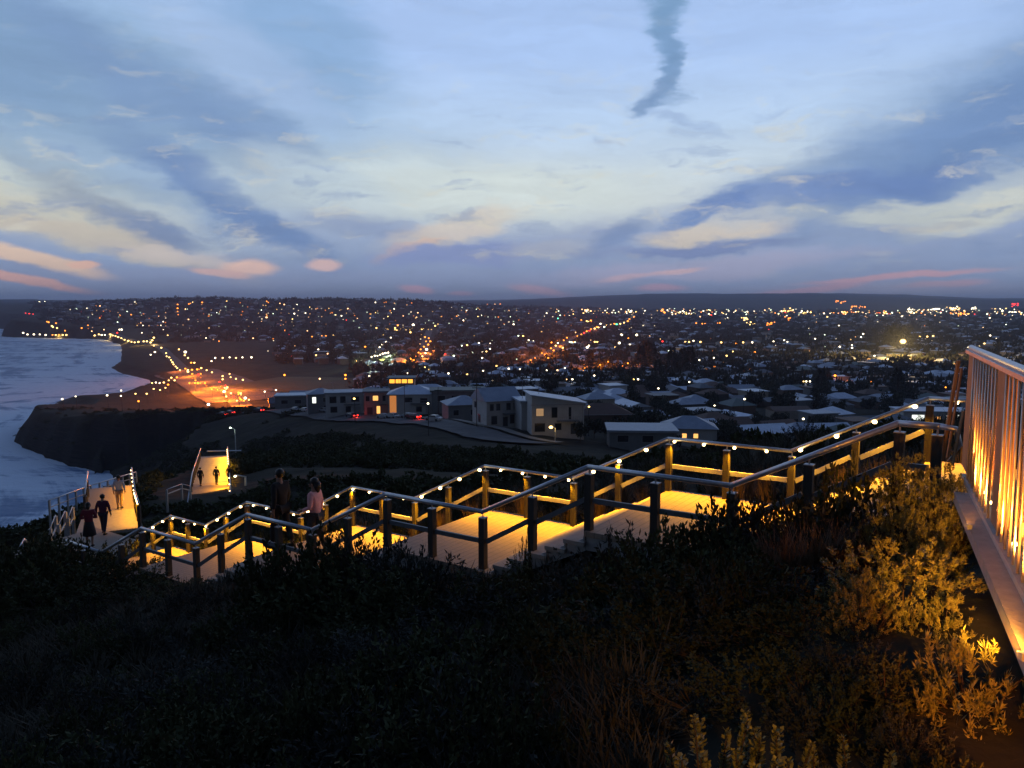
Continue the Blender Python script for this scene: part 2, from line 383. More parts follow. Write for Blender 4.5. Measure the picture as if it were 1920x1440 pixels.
def coast_sd(x, y):
    # signed distance to the shoreline, positive inland (east)
    x = np.asarray(x, float); y = np.asarray(y, float); best = np.full(x.shape, 1e12); cross = np.zeros(x.shape, int)
    for (ax, ay), (bx, by) in zip(COAST[:-1], COAST[1:]):
        ex, ey = bx-ax, by-ay; t = np.clip(((x-ax)*ex+(y-ay)*ey)/(ex*ex+ey*ey), 0, 1)
        best = np.minimum(best, (x-ax-t*ex)**2+(y-ay-t*ey)**2)
        c = (ay > y) != (by > y)
        with np.errstate(divide='ignore', invalid='ignore'): xi = ax+(y-ay)/(by-ay if by != ay else 1e-9)*ex
        cross += (c & (xi > x)).astype(int)
    return np.sqrt(best)*np.where(cross % 2 == 0, 1, -1)
def vnoise(x, y, s, seed=0):
    # cheap smooth value noise
    x = x/s; y = y/s; xi = np.floor(x).astype(np.int64); yi = np.floor(y).astype(np.int64); fx = x-xi; fy = y-yi
    fx = fx*fx*(3-2*fx); fy = fy*fy*(3-2*fy)
    def h(a, b):
        n = (a*374761393+b*668265263+seed*974711) & 0x7fffffff; n = ((n ^ (n >> 13))*1274126177) & 0x7fffffff; return ((n ^ (n >> 16)) & 0xffff)/65535.0
    return (h(xi, yi)*(1-fx)+h(xi+1, yi)*fx)*(1-fy)+(h(xi, yi+1)*(1-fx)+h(xi+1, yi+1)*fx)*fy-.5
def tz(x, y, raw=False):
    """ground height above the sea"""
    x = np.atleast_1d(np.asarray(x, float)); y = np.atleast_1d(np.asarray(y, float))
    D = np.maximum(y, np.hypot(x, y)*.55); D = np.maximum(D, .1)
    px = np.clip(960+1457*x/np.maximum(y, 1e-3), -299, 2299); px = np.where(y <= .35*np.abs(x), np.where(x < 0, -299, 2299), px)
    u = (px+300)/20; l = np.clip((np.log(D)-KL[0])/.02, 0, len(KL)-1.001)
    u = np.clip(u, 0, len(KPX)-1.001); iu = u.astype(int); il = l.astype(int); fu = u-iu; fl = l-il
    zt = (LAT[il, iu]*(1-fu)+LAT[il, iu+1]*fu)*(1-fl)+(LAT[il+1, iu]*(1-fu)+LAT[il+1, iu+1]*fu)*fl
    zp = plane_z(x, y); r = np.hypot(x, y); w = np.clip((r-30)/32, 0, 1); w = w*w*(3-2*w)
    z = zp*(1-w)+zt*w+H
    k = np.clip(r, 8, 9000)
    z = z+vnoise(x, y, 3.5, 1)*.35*np.clip(r/20, .4, 1)+vnoise(x, y, 17, 2)*np.clip((r-35)/60, 0, 1)*1.2
    z = z+(vnoise(x, y, 420, 3)*16+vnoise(x, y, 160, 4)*9)*np.clip((r-2200)/1500, 0, 1)+vnoise(x, y, 1700, 6)*60*np.clip((r-6500)/3000, 0, 1)
    sd = coast_sd(x, y)
    sd = sd+(vnoise(x, y, 22, 5)*8+vnoise(x, y, 7, 8)*4-2)*np.clip((z-6)/12, 0, 1)
    cw = np.where(z > 10, np.clip(z*.55, 8, 45), 30); cw = np.where((x > -175) & (x < -120) & (y > 240) & (y < 330), 60, cw)
    t = np.clip((sd+3)/cw, 0, 1); t = np.where(z > 10, t**.65, t); 
    return -6+(np.maximum(z, .8)+6)*t
def gz(x, y): return float(tz(x, y)[0])
def build_terrain():
    fine = np.arange(-40, 40, .16); az = np.concatenate([np.arange(-180, -40, 4.0), fine, np.arange(40, 180, 4.0)])
    rr = [0.6]
    while rr[-1] < 18000: rr.append(rr[-1]*1.017+(.0 if rr[-1] > 6 else .04))
    rr = np.array(rr); A, Rr = np.meshgrid(np.radians(az), rr); X = Rr*np.sin(A); Y = Rr*np.cos(A)
    Z = tz(X.ravel(), Y.ravel()).reshape(X.shape)
    n, m_ = X.shape; V = np.stack([X.ravel(), Y.ravel(), Z.ravel()], 1); V = np.vstack([V, [0, 0, gz(0, .2)]])
    i, j = np.meshgrid(np.arange(n-1), np.arange(m_), indexing='ij'); j2 = (j+1) % m_
    Fq = np.stack([(i*m_+j).ravel(), (i*m_+j2).ravel(), ((i+1)*m_+j2).ravel(), ((i+1)*m_+j).ravel()], 1)
    c = len(V)-1; cap = np.array([(c, (k+1) % m_, k, k) for k in range(m_)])
    me = np_mesh('ground', V, Fq[:, ::-1], M_land, smooth=True)
    o = link('ground', me); tag(o, kind='structure'); return o
def land_material():
    m_ = bpy.data.materials.new('land'); m_.use_nodes = True; nt = m_.node_tree; N = nt.nodes; L = nt.links; b = N['Principled BSDF']
    b.inputs['Roughness'].default_value = 1; b.inputs['Specular IOR Level'].default_value = .1
    g = N.new('ShaderNodeNewGeometry'); sp = N.new('ShaderNodeSeparateXYZ'); L.new(g.outputs['Position'], sp.inputs[0])
    t = N.new('ShaderNodeTexNoise'); t.inputs['Scale'].default_value = .06; t.inputs['Detail'].default_value = 9; t.inputs['Roughness'].default_value = .7; L.new(g.outputs['Position'], t.inputs['Vector'])
    cr = N.new('ShaderNodeValToRGB'); L.new(t.outputs['Fac'], cr.inputs[0])
    for e, (p, c) in zip(cr.color_ramp.elements, ((.35, (.011, .012, .011)), (.66, (.036, .036, .024)))): e.position = p; e.color = (*c, 1)
    # sand near sea level
    zr = N.new('ShaderNodeMapRange'); L.new(sp.outputs[2], zr.inputs[0]); zr.inputs[1].default_value = 4.2; zr.inputs[2].default_value = 1.6
    sl = N.new('ShaderNodeSeparateXYZ'); L.new(g.outputs['Normal'], sl.inputs[0])
    sr = N.new('ShaderNodeMapRange'); L.new(sl.outputs[2], sr.inputs[0]); sr.inputs[1].default_value = .93; sr.inputs[2].default_value = .985
    mu = N.new('ShaderNodeMath'); mu.operation = 'MULTIPLY'; L.new(zr.outputs[0], mu.inputs[0]); L.new(sr.outputs[0], mu.inputs[1])
    mx = N.new('ShaderNodeMix'); mx.data_type = 'RGBA'; L.new(mu.outputs[0], mx.inputs[0]); L.new(cr.outputs[0], mx.inputs[6]); mx.inputs[7].default_value = (.15, .145, .14, 1)
    # rock on steep faces
    rk = N.new('ShaderNodeMapRange'); L.new(sl.outputs[2], rk.inputs[0]); rk.inputs[1].default_value = .75; rk.inputs[2].default_value = .5
    mx2 = N.new('ShaderNodeMix'); mx2.data_type = 'RGBA'; L.new(rk.outputs[0], mx2.inputs[0]); L.new(mx.outputs[2], mx2.inputs[6]); mx2.inputs[7].default_value = (.014, .014, .015, 1)
    wv = N.new('ShaderNodeTexNoise'); mpz = N.new('ShaderNodeMapping'); mpz.inputs['Scale'].default_value = (.02, .02, .9); L.new(g.outputs['Position'], mpz.inputs[0]); L.new(mpz.outputs[0], wv.inputs['Vector']); wv.inputs['Detail'].default_value = 5
    lr = N.new('ShaderNodeValToRGB'); L.new(wv.outputs['Fac'], lr.inputs[0]); lr.color_ramp.elements[0].position = .4; lr.color_ramp.elements[0].color = (.010, .010, .011, 1); lr.color_ramp.elements[1].position = .62; lr.color_ramp.elements[1].color = (.032, .030, .030, 1); L.new(lr.outputs[0], mx2.inputs[7])
    L.new(mx2.outputs[2], b.inputs['Base Color'])
    t2 = N.new('ShaderNodeTexNoise'); t2.inputs['Scale'].default_value = .25; t2.inputs['Detail'].default_value = 8; L.new(g.outputs['Position'], t2.inputs['Vector'])
    bp = N.new('ShaderNodeBump'); bp.inputs['Distance'].default_value = 1.2; bp.inputs['Strength'].default_value = .6; L.new(t2.outputs['Fac'], bp.inputs['Height']); L.new(bp.outputs[0], b.inputs['Normal'])
    return m_
M_land = land_material()
build_terrain()

def cast(px, py, dz=0.0, t0=0):
    """first point where the sight line through a pixel of the photograph comes within dz of the ground"""
    r = ray(px, py); ts = np.exp(np.linspace(math.log(t0 or (110 if dz else 5)), math.log(16000), 420)); P = r[None, :]*ts[:, None]; P[:, 2] += H
    g = np.maximum(tz(P[:, 0], P[:, 1]), 0)+dz; e = P[:, 2]-g; k = int(np.argmax(e < 0))
    if not (e < 0).any(): return None
    if k == 0: t = ts[0]
    else: f = e[k-1]/(e[k-1]-e[k]); t = ts[k-1]+(ts[k]-ts[k-1])*f
    p = r*t; return (float(p[0]), float(p[1]), float(p[2]+H))
def seen(x, y, z, margin=1.0):
    t = np.linspace(.05, .985, 70); g = tz(x*t, y*t); return bool(((H+(z-H)*t)-g > -margin*0).all())
def pos(px, D): return ((px-960)/1457*D, D)
def toz(x, y, z):
    """picture coordinates of a point"""
    v = np.array([x, y, z-H]); f = v[1]*math.cos(PITCH)-v[2]*math.sin(PITCH); u = v[1]*math.sin(PITCH)+v[2]*math.cos(PITCH)
    return 960+F*v[0]/f, 720-F*u/f

# ------------------------------------------------------------------ sea
def build_sea():
    fine = np.arange(-36, 6, .25); az = np.concatenate([np.arange(-180, -36, 3.0), fine, np.arange(6, 180, 6.0)]); rr = [40.0]
    while rr[-1] < 18500: rr.append(rr[-1]*1.02)
    rr = np.array(rr); A, Rr = np.meshgrid(np.radians(az), rr); X = (Rr*np.sin(A)).ravel(); Y = (Rr*np.cos(A)).ravel()
    n, m_ = A.shape; V = np.stack([X, Y, np.zeros_like(X)], 1)
    i, j = np.meshgrid(np.arange(n-1), np.arange(m_), indexing='ij'); j2 = (j+1) % m_
    Fq = np.stack([(i*m_+j).ravel(), ((i+1)*m_+j).ravel(), ((i+1)*m_+j2).ravel(), (i*m_+j2).ravel()], 1)
    wm = bpy.data.materials.new('sea_water'); wm.use_nodes = True; nt = wm.node_tree; N = nt.nodes; L = nt.links; b = N['Principled BSDF']
    g = N.new('ShaderNodeNewGeometry')
    at = N.new('ShaderNodeAttribute'); at.attribute_name = 'shore'
    def noise(sc, det, st, off=0):
        mp = N.new('ShaderNodeMapping'); mp.inputs['Scale'].default_value = st; mp.inputs['Rotation'].default_value = (0, 0, R(-28)); mp.inputs['Location'].default_value = (off, 0, 0)
        L.new(g.outputs['Position'], mp.inputs[0]); t = N.new('ShaderNodeTexNoise'); t.inputs['Scale'].default_value = sc; t.inputs['Detail'].default_value = det
        t.inputs['Roughness'].default_value = .6; t.inputs['Distortion'].default_value = .8; L.new(mp.outputs[0], t.inputs['Vector']); return t.outputs['Fac']
    n1 = noise(.011, 9, (1, 3.4, 1)); n2 = noise(.06, 9, (1, 3.0, 1), 7)
    def m(op, a, b_):
        q = N.new('ShaderNodeMath'); q.operation = op
        for i_, v in enumerate((a, b_)):
            if isinstance(v, (int, float)): q.inputs[i_].default_value = v
            else: L.new(v, q.inputs[i_])
        return q.outputs[0]
    a2 = N.new('ShaderNodeAttribute'); a2.attribute_name = 'shore_distance'; sp = N.new('ShaderNodeSeparateXYZ'); L.new(g.outputs['Position'], sp.inputs[0])
    cb = N.new('ShaderNodeCombineXYZ'); L.new(m('DIVIDE', a2.outputs['Fac'], 26.0), cb.inputs[0]); L.new(m('DIVIDE', sp.outputs[1], 150.0), cb.inputs[1])
    t3 = N.new('ShaderNodeTexNoise'); t3.inputs['Scale'].default_value = 1; t3.inputs['Detail'].default_value = 6; t3.inputs['Roughness'].default_value = .65; L.new(cb.outputs[0], t3.inputs['Vector'])
    surf = m('MULTIPLY', m('SUBTRACT', t3.outputs['Fac'], .42), m('MULTIPLY', at.outputs['Fac'], 2.2))
    v = m('ADD', m('ADD', m('ADD', m('MULTIPLY', n1, 1.0), m('MULTIPLY', n2, .5)), m('MULTIPLY', at.outputs['Fac'], .12)), surf)
    mr = N.new('ShaderNodeMapRange'); mr.interpolation_type = 'SMOOTHSTEP'; L.new(v, mr.inputs[0]); mr.inputs[1].default_value = .70; mr.inputs[2].default_value = .98
    mx = N.new('ShaderNodeMix'); mx.data_type = 'RGBA'; L.new(mr.outputs[0], mx.inputs[0]); mx.inputs[6].default_value = (.04, .16, .36, 1); mx.inputs[7].default_value = (.66, .78, .90, 1); b.inputs['Specular IOR Level'].default_value = .3
    L.new(mx.outputs[2], b.inputs['Base Color'])
    rr_ = N.new('ShaderNodeMapRange'); L.new(mr.outputs[0], rr_.inputs[0]); rr_.inputs[3].default_value = .5; rr_.inputs[4].default_value = .8; L.new(rr_.outputs[0], b.inputs['Roughness'])
    bp = N.new('ShaderNodeBump'); bp.inputs['Distance'].default_value = 2.0; bp.inputs['Strength'].default_value = .7; L.new(n2, bp.inputs['Height']); L.new(bp.outputs[0], b.inputs['Normal'])
    me = np_mesh('sea', V, Fq, wm)
    sd = coast_sd(X, Y); a = me.attributes.new('shore_distance', 'FLOAT', 'POINT'); a.data.foreach_set('value', np.abs(sd).astype(np.float32)); a = me.attributes.new('shore', 'FLOAT', 'POINT'); a.data.foreach_set('value', np.exp(-np.abs(sd)/140).astype(np.float32))
    tag(link('sea', me), kind='structure')
build_sea()
#@@PART2
def px3(px, py, D): 
    r = ray(px, py); t = D/r[1]; return (r[0]*t, D, H+r[2]*t)

# ------------------------------------------------------------------ stairway
def SN(s, n, z): return (s*DD[0]+n*NN[0], s*DD[1]+n*NN[1], z)
RZ = math.atan2(DD[1], DD[0])
# landings: (start s, end s, deck height); flights of six risers join them
LAND = [(-.75, 1.45, -2.55), (3.62, 5.99, -3.66), (8.16, 10.52, -4.74), (12.72, 14.92, -5.83), (17.0, 19.4, -6.89), (21.5, 23.45, -7.94), (25.6, 27.6, -9.02)]
N0, N1 = 11.0, 14.3
W_LAMP = (1.0, .415, .004)
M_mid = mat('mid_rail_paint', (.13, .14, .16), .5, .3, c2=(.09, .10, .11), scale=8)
def build_stairway():
    root = empty('stairway', SN(8, 12.6, 0)[:2]+(H-6,))
    tag(root, 'long stairway of pale landings with glowing lamps under its far handrail', 'stairway')
    inv = Matrix.Translation(root.location).inverted()
    def fr(s, n, z): 
        p = SN(s, n, z+H); return (p[0]-root.location.x, p[1]-root.location.y, p[2]-root.location.z)
    lens_me = None; lamp_data = bpy.data.lights.new('rail_glow', 'SPOT'); lamp_data.energy = 165; lamp_data.color = W_LAMP
    lamp_data.spot_size = R(138); lamp_data.spot_blend = 1.0; lamp_data.shadow_soft_size = .02
    nx = len(LAND)
    for k, (a, b, z) in enumerate(LAND):
        m = MB(); m.box(a, b, N0-.12, N1+.12, z-.09, z, fr=fr)
        m.build('landing', M_deck, root)
        m = MB()
        for n in (N0-.02, N1+.02): m.box(a, b, n-.05, n+.05, z-.33, z-.094, fr=fr)
        for s in (a+.06, b-.06): m.box(s-.04, s+.04, N0+.04, N1-.04, z-.30, z-.094, fr=fr)
        m.build('landing_frame', M_galv, root)
        if k < nx-1:
            c, _, z2 = LAND[k+1]; nr = 6; rise = (z-z2)/nr; run = (c-b)/nr
            m = MB()
            for i in range(nr):           # tread i sits one riser lower than the last
                zt = z-rise*(i+1)+.0
                m.box(b+run*i-.02+.003*i, b+run*(i+1)+.01, N0-.17, N1+.10, zt-.07+(rise*.0), zt-.002*(i == nr-1), fr=fr)
                m.box(b+run*i+.0, b+run*i+.03, N0-.10, N1+.06, zt+.001, zt+rise-.093 if i == 0 else zt+rise-.072, fr=fr)
            m.build('step_flight', M_conc, root)
            for n in (N0-.08, N1+.03):
                m = MB(); v = [fr(b, n+j, z-.34) for j in (0, .06)]+[fr(c, n+j, z2-.34) for j in (0, .06)]+[fr(b, n+j, z-.12) for j in (0, .06)]+[fr(c, n+j, z2-.12) for j in (0, .06)]
                m.add(v, [(0, 2, 3, 1), (4, 5, 7, 6), (0, 1, 5, 4), (2, 6, 7, 3), (0, 4, 6, 2), (1, 3, 7, 5)]); m.build('stringer', M_galv, root)
    def railz(s):
        for k, (a, b, z) in enumerate(LAND):
            if s <= b: 
                if s >= a: return z+1.05
                pb, pz = LAND[k-1][1], LAND[k-1][2]; return pz+(z-pz)*(s-pb)/(a-pb)+1.05
        return LAND[-1][2]+1.05
    for side, n, s0, s1 in (('near', N0, 1.0, 23.45), ('far', N1, .15, 25.6)):
        pts = [fr(s0, n, railz(s0))]
        for a, b, z in LAND:
            for q in (a, b):
                if s0+.05 < q < s1-.05: pts.append(fr(q, n, z+1.05))
        pts.append(fr(s1, n, railz(s1)))
        m = MB()
        for p, q in zip(pts[:-1], pts[1:]): m.tube([p, q], .036 if side == 'far' else .042, 12)
        for p in pts: m.ball(p, .036 if side == 'far' else .042, 1, 10, 6)
        m.build('handrail', M_steel, root, True)
        # posts
        ps = []
        for k, (a, b, z) in enumerate(LAND):
            if a > -1 and k: ps += [(a-.02)]
            if k: ps += [(a+b)/2]
            ps += [b-.02]
            if k < nx-1: ps += [(b+LAND[k+1][0])/2]
        ps = [1.0]*(side == 'near')+[p for p in ps if s0+.2 < p < s1+.01]
        first = None
        for s in ps:
            zr = railz(s); zb = -(.98)
            m = MB(); w = .060 if side == 'near' else .055; lo = -1.9 if side == 'near' else -1.35
            m.box(-w, w, -w, w, lo, -.12); m.box(-w-.006, w+.006, -w-.006, w+.006, -.119, -.108, mi=1)
            m.tube([(0, 0, -.108), (0, 0, -.03)], .012, 8, mi=1)
            if first is None or side != first[1]:
                me = m.mesh('post', [M_post, M_galv]); first = (me, side)
            o = link('post', first[0], root); o.location = fr(s, n, zr); o.rotation_euler = (0, 0, RZ)
        # mid rails between neighbouring posts
        for p, q in zip(ps[:-1], ps[1:]):
            w = .075
            m = MB(); A = fr(p+w, n, railz(p+w*.0)-.55); B = fr(q-w, n, railz(q)-.55)
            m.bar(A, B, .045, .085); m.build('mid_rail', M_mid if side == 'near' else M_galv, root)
    # lamps under the far handrail
    m = MB(); m.ball((0, 0, 0), .042, .8, 10, 6); lens = m.mesh('lens', M_lens, True)
    s = .45; i = 0
    while s < 25.4:
        onflight = not any(a-.1 <= s <= b+.1 for a, b, z in LAND)
        sl = .30 if onflight else 0
        o = link('rail_lamp', lens, root); o.location = fr(s, N1-.03, railz(s)-.045)
        if not onflight: o.scale = (.72, .72, .8)
        g = bpy.data.objects.new('rail_glow', lamp_data); COL.objects.link(g); g.parent = root; g.location = fr(s, N1-.075, railz(s)-.10)
        dirv = Vector((-NN[0]*.26, -NN[1]*.26, -1)); g.rotation_euler = dirv.to_track_quat('-Z', 'Y').to_euler()
        s += .60
    # short run of steps rising from the top landing to the bridge
    m = MB()
    for i in range(5):
        z = -2.55+.16*(i+1); m.box(-.80-.3*(i+1), -.80-.3*i+.02, N0-.1, N1+.1, z-.07, z, fr=fr)
    m.build('step_flight', M_conc, root)
    m = MB(); m.tube([fr(.98, N0, -1.5), fr(.8, N0+.02, -1.52), fr(.76, N0+.04, -1.72), fr(.85, N0+.05, -1.95)], .04, 10); m.build('rail_end', M_steel, root, True)
    return root
build_stairway()

# ------------------------------------------------------------------ lower walkways
def lower_walk():
    # landing at the foot of the stairway, then shallow steps heading out along the brow
    root = empty('lower_boardwalk', (-17, 32, H-9.6))
    tag(root, 'lower boardwalk with yellow lit steps at the foot of the long stairway', 'boardwalk')
    ox, oy, oz = root.location
    def L_(x, y, z): return (x-ox, y-oy, z+H-oz)
    m = MB()
    q = [SN(25.5, 11.2, 0), SN(30.9, 12.6, 0), SN(31.6, 16.0, 0), SN(25.7, 16.0, 0)]
    # direction of the next walk
    e = np.array([-.46, .888]); pn = np.array([.888, .46]); base = np.array([-17.3, 28.4])
    def E(a, w, z): p = base+e*a+pn*w; return L_(p[0], p[1], z)
    m = MB(); vs = [L_(p[0], p[1], -9.03) for p in q]+[L_(p[0], p[1], -9.17) for p in q]
    m.add(vs, [(0, 1, 2, 3)[::-1], (4, 5, 6, 7), (0, 1, 5, 4), (1, 2, 6, 5), (2, 3, 7, 6), (3, 0, 4, 7)]); m.build('landing', M_deck, root)
    m = MB(); 
    def bx(a0, a1, w0, w1, z0, z1): 
        v = [E(a, w, z) for z in (z0, z1) for w in (w0, w1) for a in (a0, a1)]
        m.add(v, [(0, 2, 3, 1), (4, 5, 7, 6), (0, 1, 5, 4), (2, 6, 7, 3), (0, 4, 6, 2), (1, 3, 7, 5)])
    for i in range(12): bx(1.6+.62*i, 1.6+.62*(i+1)+.02, .7, 3.1, -9.20-.085*i, -9.08-.085*i)
    m.build('step_flight', M_conc, root)
    m = MB(); bx(9.06, 15.5, .7, 3.1, -10.3, -10.16); m.build('landing', M_deck, root)
    gl = bpy.data.lights.new('walk_glow', 'SPOT'); gl.energy = 120; gl.color = W_LAMP; gl.spot_size = R(150); gl.spot_blend = 1; gl.shadow_soft_size = .03
    lm = MB(); lm.ball((0, 0, 0), .05, .8, 8, 5); lens = lm.mesh('lens', M_lens, True)
    def rail(pts, side, h=1.05, lamps=False, posts=True):
        m = MB()
        for p, q in zip(pts[:-1], pts[1:]):
            a = (p[0], p[1], p[2]+h); b = (q[0], q[1], q[2]+h); m.tube([a, b], .04, 8)
        m.build('handrail', M_steel, root, True)
        m = MB()
        for p, q in zip(pts[:-1], pts[1:]): m.bar((p[0], p[1], p[2]+h-.5), (q[0], q[1], q[2]+h-.5), .04, .07)
        m.build('mid_rail', M_galv, root)
        for p, q in zip(pts[:-1], pts[1:]):
            d = math.dist(p, q); n = max(1, round(d/2.0))
            for k in range(n):
                t = k/n; c = [p[j]+(q[j]-p[j])*t for j in range(3)]
                m = MB(); m.box(c[0]-.06, c[0]+.06, c[1]-.06, c[1]+.06, c[2]-.7, c[2]+h-.1); m.tube([(c[0], c[1], c[2]+h-.1), (c[0], c[1], c[2]+h-.03)], .015, 6)
                m.build('post', M_post, root)
            if lamps:
                n = max(1, round(d/1.15))
                for k in range(n):
                    t = (k+.5)/n; c = [p[j]+(q[j]-p[j])*t for j in range(3)]
                    o = link('rail_lamp', lens, root); o.location = (c[0]-side*.03, c[1], c[2]+h-.05)
                    g = bpy.data.objects.new('walk_glow', gl); COL.objects.link(g); g.parent = root; g.location = (c[0]-side*.1, c[1], c[2]+h-.12)
                    g.rotation_euler = Vector((-side*.35, -.1, -1)).to_track_quat('-Z', 'Y').to_euler()
    rail([E(1.6, 3.0, -9.1), E(9.0, 3.0, -10.2), E(15.4, 3.0, -10.2)], 1, lamps=True)
    rail([E(9.4, .8, -10.2), E(15.4, .8, -10.2)], -1)
    return root
lower_walk()

def rail_run(name, label, pts, h=1.05, step=2.0, depth=1.0, r=.05, m_=None):
    """a free-standing walkway railing following the ground"""
    c = pts[0]; root = empty(name, c); tag(root, label, 'railing')
    P = [(p[0]-c[0], p[1]-c[1], p[2]-c[2]) for p in pts]
    m = MB()
    for p, q in zip(P[:-1], P[1:]): m.tube([(p[0], p[1], p[2]+h), (q[0], q[1], q[2]+h)], r, 8)
    m.build('handrail', m_ or M_steel, root, True); m = MB()
    for p, q in zip(P[:-1], P[1:]): m.bar((p[0], p[1], p[2]+h*.5), (q[0], q[1], q[2]+h*.5), .05, .07)
    m.build('mid_rail', M_galv, root)
    for p, q in zip(P[:-1], P[1:]):
        n = max(1, round(math.dist(p, q)/step))
        for k in range(n+1 if q is P[-1] else n):
            t = k/n; c = [p[j]+(q[j]-p[j])*t for j in range(3)]
            m = MB(); m.box(c[0]-.06, c[0]+.06, c[1]-.06, c[1]+.06, c[2]-depth, c[2]+h-.04); m.build('post', M_galv, root)
    return root
def down(p, h=1.05): return (p[0], p[1], p[2]-h)
rail_run('path_railing', 'long pale double railing descending along the cliff brow above the cove water', [down(px3(92, 938, 54)), down(px3(170, 910, 64)), down(px3(255, 885, 76))])
rail_run('path_railing', 'short bent railing in the dark scrub between the lower boardwalk and the far lit stairs', [down(px3(312, 909, 55)), down(px3(340, 899, 58)), down(px3(356, 903, 60))], h=.7, step=3, r=.025)
rail_run('path_railing', 'lit handrail beside the cyclists at the left edge of the lower boardwalk', [down(px3(94, 990, 31)), down(px3(104, 966, 33))], step=3, r=.022, m_=M_galv)
rail_run('path_railing', 'lowest short handrail in the dark scrub left of the lower boardwalk', [down(px3(37, 1025, 29), .8), down(px3(46, 1010, 31), .8)], h=.8, step=3, r=.03)
rail_run('path_railing', 'second short slanting handrail left of the walkers on the lower boardwalk', [down(px3(110, 982, 32)), down(px3(122, 958, 34))], step=3, r=.022, m_=M_galv)
rail_run('path_railing', 'third short slanting handrail close behind the walker in red', [down(px3(128, 970, 34)), down(px3(136, 950, 36))], step=3, r=.022, m_=M_galv)

def far_stairs():
    a = np.array([-24.7, 62.0]); d = np.array([-.352, .936]); pn = np.array([.936, .352]); root = empty('far_stairway', (a[0], a[1], H-16))
    tag(root, 'distant flight of stairs glowing yellow in the dark scrub', 'stairway')
    def E(s, w, z): p = a+d*s+pn*w; return (p[0]-a[0], p[1]-a[1], z+16)
    m = MB()
    def bx(m, a0, a1, w0, w1, z0, z1):
        v = [E(s, w, z) for z in (z0, z1) for w in (w0, w1) for s in (a0, a1)]
        m.add(v, [(0, 2, 3, 1), (4, 5, 7, 6), (0, 1, 5, 4), (2, 6, 7, 3), (0, 4, 6, 2), (1, 3, 7, 5)])
    z = -16.25
    bx(m, -3, 9, -1.65, 1.65, z-.15, z); m.build('landing', M_deck, root)
    m = MB(); n = 34
    for i in range(n):
        z -= .08; bx(m, 9+i*.85, 9+(i+1)*.85, -1.65, 1.65, z-.12, z)
    m.build('step_flight', M_conc, root); zend = z; send = 9+n*.85
    def zz(s): return -16.25 if s < 9 else -16.25-(s-9)/.85*.08
    gl = bpy.data.lights.new('stair_glow', 'SPOT'); gl.energy = 1100; gl.color = W_LAMP; gl.spot_size = R(150); gl.spot_blend = 1; gl.shadow_soft_size = .05
    lm = MB(); lm.ball((0, 0, 0), .07, .8, 8, 5); lens = lm.mesh('lens', M_lens, True)
    for w in (-1.6, 1.6):
        m = MB(); m.tube([E(-3, w, zz(0)+1.05), E(9, w, zz(9)+1.05), E(send, w, zz(send)+1.05)], .045, 8); m.build('handrail', M_steel, root, True)
        for i in range(18):
            s = -3+i*2.2; m = MB(); m.box(-.06, .06, -.06, .06, -.8, 1.0); o = m.build('post', M_post, root); o.location = E(s, w, zz(s))
    for i in range(15):
        s = -2+i*2.6; w = 1.55
        o = link('rail_lamp', lens, root); o.location = E(s, w, zz(s)+1.0)
        g = bpy.data.objects.new('stair_glow', gl); COL.objects.link(g); g.parent = root; g.location = E(s, w-.05, zz(s)+.95)
        g.rotation_euler = Vector((-.42, 0, -1)).to_track_quat('-Z', 'Y').to_euler()
    m = MB(); p = [px3(388, 846, 96), px3(452, 845, 99)]
    m.tube([(q[0]-a[0], q[1]-a[1], q[2]-H+16) for q in p], .09, 8); m.build('end_rail', M_steel, root)
far_stairs()

